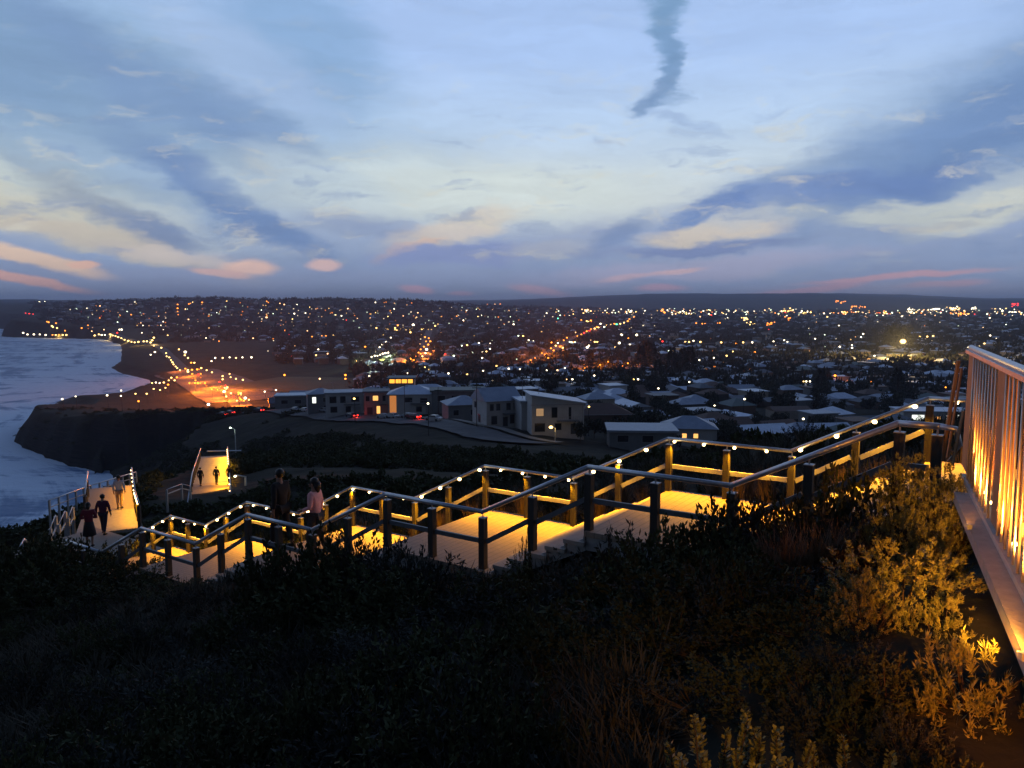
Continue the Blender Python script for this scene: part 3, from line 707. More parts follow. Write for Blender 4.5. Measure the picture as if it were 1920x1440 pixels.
# ------------------------------------------------------------------ bridge balustrade on the right
def balustrade():
    az = math.atan(680/1457); u = np.array([math.sin(az), math.cos(az)]); pr = np.array([u[1], -u[0]]); off = .92
    p0 = pr*off; root = empty('bridge_balustrade', (p0[0], p0[1], H-1.74))
    tag(root, 'steel balustrade of upright rods glowing orange under a silver top rail', 'balustrade')
    ox, oy, oz = root.location
    def B(t, w, z): p = pr*(off+w)+u*t; return (p[0]-ox, p[1]-oy, z+H-oz)
    def fr(t, w, z): return B(t, w, z)
    T1 = 9.22; ztop, zbot = -.44, -1.72
    m = MB(); m.box(2.2, T1, -.05, .06, ztop-.035, ztop, fr=fr); m.build('top_rail', M_steel, root)
    m = MB(); m.tube([fr(2.2, .0, ztop+.018), fr(T1, .0, ztop+.018)], .030, 12); m.build('top_tube', M_steel, root, True)
    m = MB(); m.box(2.2, T1-.9, -.165, .10, zbot-.12, zbot-.03, fr=fr); m.build('edge_beam', M_beam, root)
    m = MB(); m.box(2.2, T1-.2, -.045, .045, zbot-.029, zbot+.02, fr=fr); m.build('bottom_rail', M_galv, root)
    posts = [6.72, 4.55, 2.4]
    for t in posts:
        m = MB(); m.box(t-.02, t+.34, -.012, .012, zbot+.021, ztop-.036, fr=fr); m.box(t-.06, t+.38, .013, .06, zbot+.021, ztop-.036, fr=fr); m.build('post', M_cor, root)
    # tapering end plate
    m = MB(); v = [fr(T1-.62, w, zbot-.02+.1) for w in (-.015, .015)]+[fr(T1-.02, w, zbot+.15) for w in (-.015, .015)]+[fr(T1-.36, w, ztop-.04) for w in (-.015, .015)]+[fr(T1, w, ztop-.04) for w in (-.015, .015)]
    v = [fr(8.12, w, -1.68) for w in (-.015, .015)]+[fr(9.35, w, -1.66) for w in (-.015, .015)]+[fr(8.86, w, ztop-.037) for w in (-.015, .015)]+[fr(T1, w, ztop-.037) for w in (-.015, .015)]
    m.add(v, [(0, 2, 3, 1), (4, 5, 7, 6), (0, 1, 5, 4), (2, 6, 7, 3), (0, 4, 6, 2), (1, 3, 7, 5)]); m.build('end_plate', M_cor, root)
    # bays of rods
    bays = [(7.13, 8.75)]+[(4.96, 6.68), (2.82, 4.52)]
    for a, b in bays:
        m = MB(); n = int((b-a)/.19)
        for i in range(n+1):
            t = a+.04+i*(b-a-.08)/n
            m.tube([fr(t, -.02, zbot+.021), fr(t, -.02, ztop-.036)], .0095, 8)
        m.build('rod_panel', M_slat, root, True)
        m = MB(); m.box(a-.10, b+.10, .10, .106, zbot+.03, ztop-.04, fr=fr); m.build('back_sheet', M_cor, root)
    # lamps at the foot of the rods, on the walking side
    gl = bpy.data.lights.new('foot_glow', 'SPOT'); gl.energy = 60; gl.color = (1, .30, .035); gl.spot_size = R(165); gl.spot_blend = .8; gl.shadow_soft_size = .03
    lm = MB(); lm.box(-.014, .014, -.014, .014, 0, .02); lens = lm.mesh('lens', M_lens)
    for t in (3.2, 3.9, 5.1, 5.5, 5.9, 6.4, 7.3, 7.7, 8.1):
        o = link('foot_lamp', lens, root); o.location = fr(t, .06, zbot+.022)
        g = bpy.data.objects.new('foot_glow', gl); COL.objects.link(g); g.parent = root; g.location = fr(t, .045, zbot+.085)
        g.rotation_euler = Vector((.25*u[0], .25*u[1], 1)).to_track_quat('-Z', 'Y').to_euler()
    # deck of the bridge behind the rods
    m = MB(); m.box(1.8, T1, .11, 2.6, zbot-.10, zbot-.035, fr=fr); m.build('bridge_deck', M_deck, root)
    # unseen lamps added on the beam to light the plants outside
    ge = bpy.data.lights.new('added_glow', 'SPOT'); ge.color = (1, .40, .035); ge.spot_blend = .9; ge.shadow_soft_size = .04
    for t, e, ang, tg in ((2.7, 4.0, 40, px3(1860, 1270, 4.25)), (4.4, 4.6, 38, px3(1760, 1110, 5.6)), (6.9, .4, 50, px3(1760, 890, 7.8))):
        g = bpy.data.objects.new('added_glow', ge.copy()); g.data.energy = 170*e; g.data.spot_size = R(ang); g.data.color = (1, .27, .02) if t < 3 else (1, .37, .03); COL.objects.link(g); g.parent = root; g.location = fr(t, -.19, zbot+.02)
        wp = Vector(g.location)+Vector((ox, oy, oz)); g.rotation_euler = (Vector(tg)-wp).to_track_quat('-Z', 'Y').to_euler()
        m = MB(); m.box(-.02, .02, -.02, .02, -.02, .02); o = m.build('added_plant_lamp', M_galv, root); o.location = fr(t, -.18, zbot-.0)
    # bare spots added out of frame to brighten the posts and the leafy spikes
    for t, w, z, e, ang, tg in ((1.25, -.12, -.75, 300, 30, px3(1440, 1385, 3.9)), (1.5, -.30, -1.2, 320, 26, px3(1840, 800, 7.2))):
        g = bpy.data.objects.new('added_glow', ge.copy()); g.data.energy = e; g.data.spot_size = R(ang); COL.objects.link(g); g.parent = root; g.location = fr(t, w, z)
        g.rotation_euler = (Vector(tg)-Vector(g.location)-Vector((ox, oy, oz))).to_track_quat('-Z', 'Y').to_euler()
    # thin braces seen past the end plate
    for (x1, y1, d1), (x2, y2, d2), w in (((1797, 676, 9.5), (1766, 862, 9.7), .035), ((1803, 690, 9.6), (1776, 858, 9.8), .02), ((1806, 770, 9.4), (1786, 872, 9.5), .018)):
        m = MB(); A = Vector(px3(x1, y1, d1))-Vector((ox, oy, oz)); B_ = Vector(px3(x2, y2, d2))-Vector((ox, oy, oz)); m.bar(A, B_, w, .03); m.build('brace', M_cor, root)
balustrade()
#@@PART3

# ------------------------------------------------------------------ vegetation
def leaf_quads(C, Dir, ln, wd, rg):
    """one rhombus leaf per row, from centre C along Dir"""
    n = len(C); Dir = Dir/np.linalg.norm(Dir, axis=1, keepdims=True); u = rg.normal(size=(n, 3)); s = np.cross(Dir, u); s /= np.linalg.norm(s, axis=1, keepdims=True)+1e-9
    ln = np.broadcast_to(np.asarray(ln, float).reshape(-1, 1), (n, 1)); wd = np.broadcast_to(np.asarray(wd, float).reshape(-1, 1), (n, 1))
    a = C; b = C+Dir*ln*.45+s*wd; c = C+Dir*ln; d = C+Dir*ln*.45-s*wd
    return np.stack([a, b, c, d], 1).reshape(-1, 3)
def shrub_meshes(seed, tips=70, per=16, ln=.07, wd=.016, lump=.25, flat=1.0, name='foliage', m_=None, upright=.5, sub=1, bk=.20):
    """unit shrub: radius about 1, height about 1; returns foliage and stem meshes"""
    rg = np.random.default_rng(seed)
    th = rg.uniform(0, 2*math.pi, tips); ph = np.arccos(rg.uniform(.02, 1, tips)); rad = rg.uniform(.62, 1.0, tips)*(1+lump*np.sin(th*3+seed)*np.sin(ph*2))
    T = np.stack([rad*np.sin(ph)*np.cos(th), rad*np.sin(ph)*np.sin(th), np.clip(rad*np.cos(ph)*flat, .08, None)], 1)
    out = T/np.linalg.norm(T, axis=1, keepdims=True); out[:, 2] += upright; out /= np.linalg.norm(out, axis=1, keepdims=True)
    tip = np.repeat(T, per, 0); o = np.repeat(out, per, 0); back = rg.uniform(0, bk, len(tip))[:, None]
    C = tip-o*back+rg.normal(size=tip.shape)*.018*sub; Dn = o*.8+rg.normal(size=tip.shape)*.55
    V = leaf_quads(C, Dn, rg.uniform(.6, 1.25, len(C))*ln, wd, rg)
    fo = np_mesh(name, V, np.arange(len(V)).reshape(-1, 4), m_ or M_leaf)
    m = MB()
    for i in range(0, tips, max(1, tips//26)):
        t = T[i]; m.tube([(t[0]*.08, t[1]*.08, 0), (t[0]*.5, t[1]*.5, t[2]*.38), tuple(t*.96)], [.018, .012, .005], 5)
    return fo, m.mesh('stem', M_stem)
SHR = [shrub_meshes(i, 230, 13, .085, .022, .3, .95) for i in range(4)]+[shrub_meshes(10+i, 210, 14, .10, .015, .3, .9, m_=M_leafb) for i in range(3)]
FARSHR = [shrub_meshes(30+i, 42, 8, .22, .075, .3, .8) for i in range(4)]
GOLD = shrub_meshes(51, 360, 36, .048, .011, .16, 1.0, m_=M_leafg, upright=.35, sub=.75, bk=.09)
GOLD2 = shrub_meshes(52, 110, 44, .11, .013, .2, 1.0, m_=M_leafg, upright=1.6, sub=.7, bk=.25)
def grass_meshes(seed, n=170, h=1.0, spread=.35, wd=.012, m_=None, name='blades'):
    rg = np.random.default_rng(seed); a = rg.uniform(0, 2*math.pi, n); r = spread*.4*np.sqrt(rg.uniform(0, 1, n)); B = np.stack([r*np.cos(a), r*np.sin(a), np.zeros(n)], 1)
    hh = h*rg.uniform(.45, 1.0, n); lean = rg.uniform(.05, spread, n); d = np.stack([np.cos(a), np.sin(a), np.zeros(n)], 1); s = np.stack([-np.sin(a), np.cos(a), np.zeros(n)], 1)
    V = []; 
    M1 = B+d*(lean*.3)[:, None]+np.array([0, 0, 1])*(hh*.6)[:, None]; T = B+d*lean[:, None]+np.array([0, 0, 1])*hh[:, None]
    w = wd; V = np.stack([B-s*w, B+s*w, M1+s*w*.8, M1-s*w*.8, M1-s*w*.8, M1+s*w*.8, T+s*w*.1, T-s*w*.1], 1).reshape(-1, 3)
    return np_mesh(name, V, np.arange(len(V)).reshape(-1, 4), m_ or M_dry)
REED = [grass_meshes(70+i, 150, 1.0, .34, .007) for i in range(3)]
def plant(kind, x, y, w, h, label, cat, group, me, rz=None, name='shrub', z=None):
    z = gz(x, y)-.04 if z is None else z
    o = empty(name, (x, y, z), random.uniform(0, 6.28) if rz is None else rz); o.scale = (w, w, h)
    link('foliage', me[0], o); link('stem', me[1], o); tag(o, label, cat, group); return o
def shrub_at(px, pytop, D, w, label, me, group=None, minh=.3, name='shrub', cat='shrub'):
    x, y = pos(px, D); r = ray(px, pytop); zt = H+r[2]*D/r[1]; g = gz(x, y); h = max(minh, zt-g)
    if me in (GOLD, GOLD2):                       # domed crown carried on bare stems
        hh = min(h, w*1.55); o = plant(None, x, y, w, hh, label, cat, group, me, name=name, z=zt-hh)
        m = MB()
        for i in range(7): a = i*.9; m.tube([(.1*math.cos(a), .1*math.sin(a), -(h-hh)/hh-.05), (.3*math.cos(a), .3*math.sin(a), .3)], .02, 5)
        m.build('stem', M_stem, o); return o
    return plant(None, x, y, w, h, label, cat, group, me, name=name)
fl = 'dark low shrub crowded in the unlit scrub below the long stairway'; fg = 'shrubs on the dark slope in front of the stairway'
# the masses that cover the foot of the stairway
spec = [(500, 1015, 13.6, 1.0), (545, 1004, 13.3, 1.0), (590, 992, 13.1, 1.0), (640, 988, 12.8, 1.0), (690, 1000, 12.5, 1.0), (735, 1004, 12.2, .9), (790, 1028, 11.7, .9), (600, 1050, 12, 1.3), (700, 1055, 11.3, 1.3),
        (800, 1080, 10.6, 1.2), (1010, 1068, 10.6, 1.0), (1110, 1032, 10.2, 1.0), (900, 1085, 10.2, 1.1), (1190, 985, 9.9, .8), (1250, 975, 9.6, .8), (1310, 970, 9.4, .8), (1360, 945, 9.2, .7),
        (1385, 925, 9.0, .6), (1420, 918, 8.9, .6), (1460, 925, 8.8, .7), (1500, 905, 8.7, .7), (1550, 895, 8.5, .7), (1600, 872, 8.4, .7), (1645, 868, 8.3, .6), (1440, 950, 8.4, .9), (1530, 945, 8.1, .9), (1620, 920, 7.9, .9), (1680, 930, 7.6, .8),
        (1400, 1000, 8.2, .9), (1300, 1030, 8.4, 1.0), (1200, 1040, 8.8, 1.0), (1520, 1062, 6.7, .55), (1590, 1066, 6.5, .5), (1470, 1070, 6.8, .6), (1560, 1110, 6.2, .6)]
for i, (px, py, D, w) in enumerate(spec): shrub_at(px, py, D, w, 'dark shrub rising against the near side of the long stairway', SHR[i % 7], 'dark shrubs against the near side of the stairway')
for i, (px, py, D, w) in enumerate([(20, 1005, 22, 1.6), (60, 1008, 21.5, 1.5), (100, 1020, 21, 1.4), (140, 1030, 20.8, 1.2), (185, 1038, 20.5, 1.1), (225, 1046, 20, 1.0), (262, 1062, 19.4, .8), (-20, 1000, 23, 2), (40, 1050, 19, 1.6), (130, 1070, 18.5, 1.5), (220, 1085, 18, 1.3), (300, 1090, 17.2, 1.0)]):
    shrub_at(px, py, D, w, 'big dark shrub hiding the lowest flight of the long stairway', SHR[i % 4], 'big shrubs hiding the lowest flight')
for px, py, D, w in [(88, 1000, 25.5, 1.0), (62, 990, 26, 1.2), (112, 1012, 24.5, .9)]: shrub_at(px, py, D, w, 'dark shrub crowding the left edge of the lower boardwalk', SHR[2], 'shrubs at the left edge of the lower boardwalk')
for i, (px, py, D, w) in enumerate([(1180, 1200, 6.2, .6), (1270, 1190, 6.0, .55), (1350, 1180, 5.9, .5), (1440, 1175, 5.8, .5), (1530, 1190, 5.6, .45), (1230, 1270, 5.2, .5), (1330, 1265, 5.1, .45), (1430, 1270, 5.0, .45), (1530, 1275, 4.9, .4), (1620, 1265, 4.8, .35), (1700, 1290, 4.5, .32), (1640, 1340, 4.3, .3), (1740, 1370, 4.0, .25), (1560, 1350, 4.4, .3), (1830, 1395, 3.6, .22)]):
    shrub_at(px, py, D, w, 'dark bush between the large golden bush and the leafy spikes at the bottom edge', SHR[(i*2+1) % 7], 'dark bushes above the leafy spikes')
shrub_at(986, 993, 11.35, .17, 'small leafy sprig poking up in front of the second landing from the right', SHR[1])
shrub_at(214, 1008, 24.5, 1.0, 'shrub with orange light in its leaves beside the foot of the long stairway', SHR[0])
shrub_at(262, 1040, 22.5, .7, 'low shrub touched by orange light under the lowest landing of the long stairway', SHR[2])
# lit shrub cluster by the balustrade
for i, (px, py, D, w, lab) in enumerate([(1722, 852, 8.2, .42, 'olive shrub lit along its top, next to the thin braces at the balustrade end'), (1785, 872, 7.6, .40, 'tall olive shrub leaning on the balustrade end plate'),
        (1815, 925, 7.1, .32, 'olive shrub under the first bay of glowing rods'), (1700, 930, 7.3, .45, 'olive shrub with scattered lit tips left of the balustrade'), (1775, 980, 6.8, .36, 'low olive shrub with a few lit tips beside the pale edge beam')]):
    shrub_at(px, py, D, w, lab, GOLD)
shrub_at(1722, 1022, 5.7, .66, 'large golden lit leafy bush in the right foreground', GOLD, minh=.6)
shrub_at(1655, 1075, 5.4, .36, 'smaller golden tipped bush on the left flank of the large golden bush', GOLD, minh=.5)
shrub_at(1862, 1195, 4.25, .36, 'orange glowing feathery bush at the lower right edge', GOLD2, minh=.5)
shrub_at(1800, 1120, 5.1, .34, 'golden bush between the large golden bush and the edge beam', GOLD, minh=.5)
# upright leafy spikes at the bottom edge
def spike_mesh(seed, h=1.0):
    rg = np.random.default_rng(seed); n = 130; t = rg.uniform(.25, 1, n); a = rg.uniform(0, 6.28, n)
    C = np.stack([.012*np.cos(a), .012*np.sin(a), t*h], 1); Dn = np.stack([np.cos(a)*.7, np.sin(a)*.7, .35+1.1*t], 1)
    V = leaf_quads(C, Dn, .085*(1.15-.6*t), .013, rg); m = MB(); m.tube([(0, 0, -1.5), (.01, 0, h*.5), (0, .01, h*.97)], [.009, .007, .004], 6)
    return np_mesh('foliage', V, np.arange(len(V)).reshape(-1, 4), M_leafg), m.mesh('stem', M_stem)
SPK = [spike_mesh(90+i) for i in range(3)]
for i, (px, py, D) in enumerate([(1296, 1402, 4.7), (1331, 1342, 4.9), (1345, 1362, 4.9), (1377, 1365, 4.9), (1400, 1345, 4.9), (1425, 1345, 4.95), (1442, 1368, 4.8), (1452, 1378, 4.7), (1490, 1364, 4.85),
        (1500, 1410, 4.6), (1527, 1388, 4.8), (1568, 1392, 4.8), (1630, 1385, 4.9), (1426, 1400, 4.6), (1470, 1415, 4.5), (1718, 1405, 4.8), (1310, 1425, 4.5), (1360, 1430, 4.5), (1520, 1430, 4.5), (1453, 1425, 4.45)]):
    D *= .80; x, y = pos(px, D); r = ray(px, py); zt = H+r[2]*D/r[1]; hh = random.uniform(.30, .52)
    o = plant(None, x, y, 1.0, hh, 'upright leafy spike with yellow lit tip near the bottom edge', 'plant', 'leafy spikes at the bottom edge', SPK[i % 3], name='leafy_spike', z=zt-hh)
    o.scale = (random.uniform(.65, 1.0),)*2+(hh,); o.rotation_euler = (random.uniform(-.16, .16), random.uniform(-.16, .16), i)
# the bushes those spikes grow out of
for i, (px, py, D, w) in enumerate([(1330, 1440, 3.8, .3), (1440, 1430, 3.8, .3), (1540, 1445, 3.8, .3)]): shrub_at(px, py, D, w, 'dark low bush under the leafy spikes at the bottom edge', SHR[4+i], 'bushes under the leafy spikes')
# brown reeds
for i, (px, py, D, w) in enumerate([(1470, 985, 7.5, .4), (1495, 992, 7.3, .4), (1530, 975, 7.5, .45), (1560, 982, 7.3, .45), (1600, 975, 7.4, .5), (1620, 985, 7.3, .4)]):
    x, y = pos(px, D); z = gz(x, y); r = ray(px, py); h = max(.5, H+r[2]*D/r[1]-z); o = empty('reed_tuft', (x, y, z), i); o.scale = (w*2.2, w*2.2, h); link('blades', REED[i % 3], o)
    tag(o, 'tuft of dry reddish reeds in the dark slope left of the golden bush', 'reeds', 'dry reeds left of the golden bush')
# dry grass and green shrubs lit from behind the far handrail
s = .2; i = 0
while s < 24:
    for n in (15.0, 15.9, 17.0):
        ss = s+random.uniform(-.3, .3); nn = n+random.uniform(-.25, .25); p = SN(ss, nn, 0); z = gz(p[0], p[1]); dk = -2.55-.236*ss
        if s < 8.5 or (i % 3 == 0 and s < 16):
            o = empty('dry_grass', (p[0], p[1], z), random.uniform(0, 6)); o.scale = (.9, .9, random.uniform(.6, 1.0)); link('blades', REED[i % 3], o)
            tag(o, 'clump of dry grass lit brown just behind the lamp-lined handrail', 'grass clump', 'dry grass behind the lamp-lined handrail')
        else:
            me = SHR[i % 4]; plant(None, p[0], p[1], random.uniform(.4, .6), random.uniform(.55, .95), 'green shrub lit by the lamps just behind the far handrail', 'shrub', 'lit shrubs behind the far handrail', me)
        i += 1
    s += .95
# shrubs over the rest of the near hillside and across the valley
def clear_of_walk(x, y, pad=1.0):
    s = x*DD[0]+y*DD[1]; n = x*NN[0]+y*NN[1]
    if -3 < s < 34 and N0-pad < n < N1+pad+.3: return False
    if -26 < x < -11 and 24 < y < 44: return False
    if (x-.92)*.906-y*.4226 > -.6 and y < 11: return False
    t = (y-60)/38; 
    if 57 < y < 102 and abs(x-(-26-.376*(y-60))) < 4: return False
    return x*x+y*y > 9
cnt = 0
for k in range(4000):
    if cnt >= 150: break
    D = math.exp(random.uniform(math.log(4.5), math.log(34))); px = random.uniform(-60, 1850); x, y = pos(px, D)
    if not clear_of_walk(x, y, 1.15): continue
    if D < 8.5 and px > 1560: continue
    if D < 5.6 and px > 1150: continue
    w = random.uniform(.45, .95); h = random.uniform(.4, .8)
    n_ = x*NN[0]+y*NN[1]
    if 9.0 < n_ < 11: h *= .7
    if n_ > 15: h *= 1.1
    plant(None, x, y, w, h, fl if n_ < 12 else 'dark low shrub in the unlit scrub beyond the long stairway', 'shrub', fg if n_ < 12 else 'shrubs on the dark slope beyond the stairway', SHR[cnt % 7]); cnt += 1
def scatter(name, label_kind, pts, me, mt, seed=1):
    """many copies of one small unit mesh joined into a single object"""
    rg = np.random.default_rng(seed); V0 = np.array([v.co[:] for v in me.vertices]); F0 = np.array([p.vertices[:] for p in me.polygons]); P = np.array(pts)   # x y z w h
    a = rg.uniform(0, 6.28, len(P)); c, s_ = np.cos(a), np.sin(a)
    X = (V0[None, :, 0]*c[:, None]-V0[None, :, 1]*s_[:, None])*P[:, 3:4]+P[:, 0:1]; Y = (V0[None, :, 0]*s_[:, None]+V0[None, :, 1]*c[:, None])*P[:, 3:4]+P[:, 1:2]; Z = V0[None, :, 2]*P[:, 4:5]+P[:, 2:3]
    V = np.stack([X, Y, Z], -1).reshape(-1, 3); Fq = (F0[None]+(np.arange(len(P))*len(V0))[:, None, None]).reshape(-1, 4)
    o = link(name, np_mesh(name, V, Fq, mt)); tag(o, kind='stuff'); return o
TUFT = grass_meshes(5, 18, 1.0, .5, .02, M_grass)
pts = []
while len(pts) < 8200:
    D = math.exp(random.uniform(math.log(3.0), math.log(48))); x, y = pos(random.uniform(-500, 2000), D)
    if y < 4.2 and x > .5: continue
    if y < 9.5 and x/y > .20: continue
    if clear_of_walk(x, y, .3): pts.append((x, y, 0, random.uniform(.3, .6)*(1+D/40), random.uniform(.14, .42)*(1+D/60)))
P = np.array(pts); P[:, 2] = tz(P[:, 0], P[:, 1])-.03
scatter('grass', 1, P, TUFT, M_grass, 2)
pts = []
while len(pts) < 6600:
    D = math.exp(random.uniform(math.log(32), math.log(420))); x, y = pos(random.uniform(-200, 2250), D)
    if not clear_of_walk(x, y, 1.5): continue
    v = float(vnoise(x, y, 24, 12))
    if v < (-.06 if D < 80 else -.24) and D < 260: continue
    k = 1.0 if D > 90 else .55+.45*D/90
    pts.append((x, y, 0, random.uniform(.9, 2.4)*k, random.uniform(.5, 1.7)*k))
for k in range(2300):
    D = random.uniform(165, 345); x, y = pos(random.uniform(230, 735), D)
    if float(vnoise(x, y, 30, 14)) > -.3: pts.append((x, y, 0, random.uniform(1.2, 3.2), random.uniform(.6, 2.0)))
P = np.array(pts); P[:, 2] = tz(P[:, 0], P[:, 1])-.1; P = P[P[:, 2] > 3]
HX = []
for x, y, D in [(0, 0, 0)]: pass
RIDGE = [(-100, 282), (-63, 252), (-47, 226), (-31, 205), (-21, 190), (-12, 172), (-6, 160), (0, 150), (6, 144)]
keep = np.min([(P[:, 0]-a)**2+(P[:, 1]-b)**2 for a, b in RIDGE], axis=0) > 20**2
keep &= ~((P[:, 1] > 150) & (P[:, 0] > (735-960)/1457*P[:, 1]+0) & (P[:, 1] > 152))
scatter('scrub', 1, P[keep], FARSHR[0][0], M_leaf, 3)
#@@PART4

# ------------------------------------------------------------------ the town
M_roofs = [mat('roof_blue_grey', (.25, .30, .38), .5, .2, c2=(.18, .22, .28), scale=.6), mat('roof_pale', (.48, .55, .66), .45, .2, c2=(.36, .42, .50), scale=.5), mat('roof_slate', (.08, .10, .13), .6, c2=(.055, .065, .085), scale=1),
           mat('roof_tile', (.13, .075, .055), .8, c2=(.08, .05, .04), scale=2), mat('roof_green', (.06, .10, .095), .6, c2=(.04, .07, .07), scale=.7)]
ROOFWORD = ['blue grey', 'pale', 'dark slate', 'brown tiled', 'dull green']
M_walls = [mat('wall_white', (.42, .42, .42), .8, c2=(.33, .33, .33), scale=.8), mat('wall_grey', (.17, .18, .19), .8, c2=(.12, .13, .14), scale=.8), mat('wall_brick', (.12, .08, .065), .9, c2=(.08, .055, .045), scale=2), mat('wall_beige', (.30, .27, .23), .8, c2=(.22, .20, .17), scale=.8), mat('wall_dark', (.05, .055, .06), .8, scale=1)]
M_pane = mat('window_pane', (.02, .025, .03), .15, spec=.6)
M_frame = mat('window_frame', (.3, .3, .31), .5)
L_W = (1, .84, .56); L_G = (.78, .95, .66); L_Y = (1, .60, .17); L_O = (1, .27, .025); L_R = (1, .03, .02); L_T = (.1, 1, .45)
LC = {'w': L_W, 'g': L_G, 'y': L_Y, 'o': L_O, 'r': L_R, 't': L_T, 'p': (1, .52, .22)}
M_lit = emat('lit_window_warm', (1, .45, .12), 1.6, False); M_lit2 = emat('lit_window_orange', (1, .36, .04), 2.2, False); M_litw = emat('lit_window_white', (.9, .95, .85), 1.6, False); M_litd = emat('lit_window_dim', (1, .6, .3), .35, False)
M_asph = mat('road_asphalt', (.10, .10, .105), .9, c2=(.05, .05, .055), scale=.3)
M_pave = mat('footpath_concrete', (.20, .19, .17), .9, c2=(.14, .135, .12), scale=.4)
M_lawn = mat('lawn', (.04, .05, .022), 1, c2=(.024, .032, .015), scale=.15)
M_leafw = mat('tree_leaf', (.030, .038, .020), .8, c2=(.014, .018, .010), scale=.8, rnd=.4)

def roof_mb(kind, w, d, z, rise, ov=.5, th=.22):
    m = MB(); a, b = w/2+ov, d/2+ov
    if kind == 'flat': m.box(-a, a, -b, b, z+.01, z+th+.15)
    elif kind == 'skillion':
        v = [(-a, -b, z+rise), (a, -b, z), (-a, b, z+rise), (a, b, z)]; v += [(x, y, q+th) for x, y, q in v]
        m.add(v, [(0, 2, 3, 1), (4, 5, 7, 6), (0, 1, 5, 4), (2, 6, 7, 3), (0, 4, 6, 2), (1, 3, 7, 5)])
    elif kind == 'gable':
        v = [(-a, -b, z), (a, -b, z), (a, b, z), (-a, b, z), (-a, 0, z+rise), (a, 0, z+rise)]; m.add(v, [(0, 1, 5, 4), (2, 3, 4, 5), (0, 4, 3), (1, 2, 5), (0, 3, 2, 1)])
    else:
        k = max(a-b, .3) if a > b else 0; k2 = 0 if a > b else max(b-a, .3)
        v = [(-a, -b, z), (a, -b, z), (a, b, z), (-a, b, z)]+([(-k, 0, z+rise), (k, 0, z+rise)] if a > b else [(0, -k2, z+rise), (0, k2, z+rise)])
        m.add(v, [(0, 1, 5, 4), (2, 3, 4, 5), (0, 4, 3), (1, 2, 5), (0, 3, 2, 1)] if a > b else [(0, 1, 4), (1, 2, 5, 4), (2, 3, 5), (3, 0, 4, 5), (0, 3, 2, 1)])
    return m
def house(x, y, w, d, h, rz, roof, rm, wm, label, group=None, rise=2.2, wins=(), name='house', parts=True, doors=(), z=None, cat='house'):
    """wins: (x along the front, z centre, width, height, material or None, face) on face 'f' (front, -y), 'l' or 'r'"""
    c, s = math.cos(rz), math.sin(rz); zs = [gz(x+c*i*w/2-s*j*d/2, y+s*i*w/2+c*j*d/2) for i in (-1, 1) for j in (-1, 1)]
    zb = min(zs) if z is None else z; zt = max(zs) if z is None else z
    o = empty(name, (x, y, zt), rz); m = MB(); m.box(-w/2, w/2, -d/2, d/2, zb-zt-.4, h); 
    if roof == 'skillion':
        m.add([(-w/2, -d/2, h), (w/2, -d/2, h), (-w/2, d/2, h), (w/2, d/2, h), (-w/2, -d/2, h+rise*.96), (-w/2, d/2, h+rise*.96)], [(0, 1, 4), (2, 5, 3), (0, 4, 5, 2)])
    if roof == 'gable': m.add([(-w/2, -d/2, h), (-w/2, d/2, h), (-w/2, 0, h+rise*.93), (w/2, -d/2, h), (w/2, d/2, h), (w/2, 0, h+rise*.93)], [(0, 2, 1), (3, 4, 5)])
    m.build('wall', wm, o); r = roof_mb(roof, w, d, h+.01, rise).build('roof', rm, o)
    for (wx, wz, ww, wh, wmt, f) in wins:
        m = MB(); F_ = MB()
        if f == 'f': m.box(wx-ww/2, wx+ww/2, -d/2-.05, -d/2+.02, wz-wh/2, wz+wh/2); F_.box(wx-ww/2-.1, wx+ww/2+.1, -d/2-.03, -d/2+.02, wz-wh/2-.1, wz+wh/2+.1)
        else:
            sx = -1 if f == 'l' else 1; m.box(min(sx*w/2-.02*sx, sx*w/2+.05*sx), max(sx*w/2-.02*sx, sx*w/2+.05*sx), wx-ww/2, wx+ww/2, wz-wh/2, wz+wh/2)
            F_.box(min(sx*w/2-.02*sx, sx*w/2+.03*sx), max(sx*w/2-.02*sx, sx*w/2+.03*sx), wx-ww/2-.1, wx+ww/2+.1, wz-wh/2-.1, wz+wh/2+.1)
        q = F_.build('window', M_frame, o); m.build('pane', wmt or M_pane, q)
    for (dx, dw, dh, mt) in doors:
        m = MB(); m.box(dx-dw/2, dx+dw/2, -d/2-.04, -d/2+.02, .02, dh); m.build('door', mt, o)
    tag(o, label, cat, group); return o
OCC = []
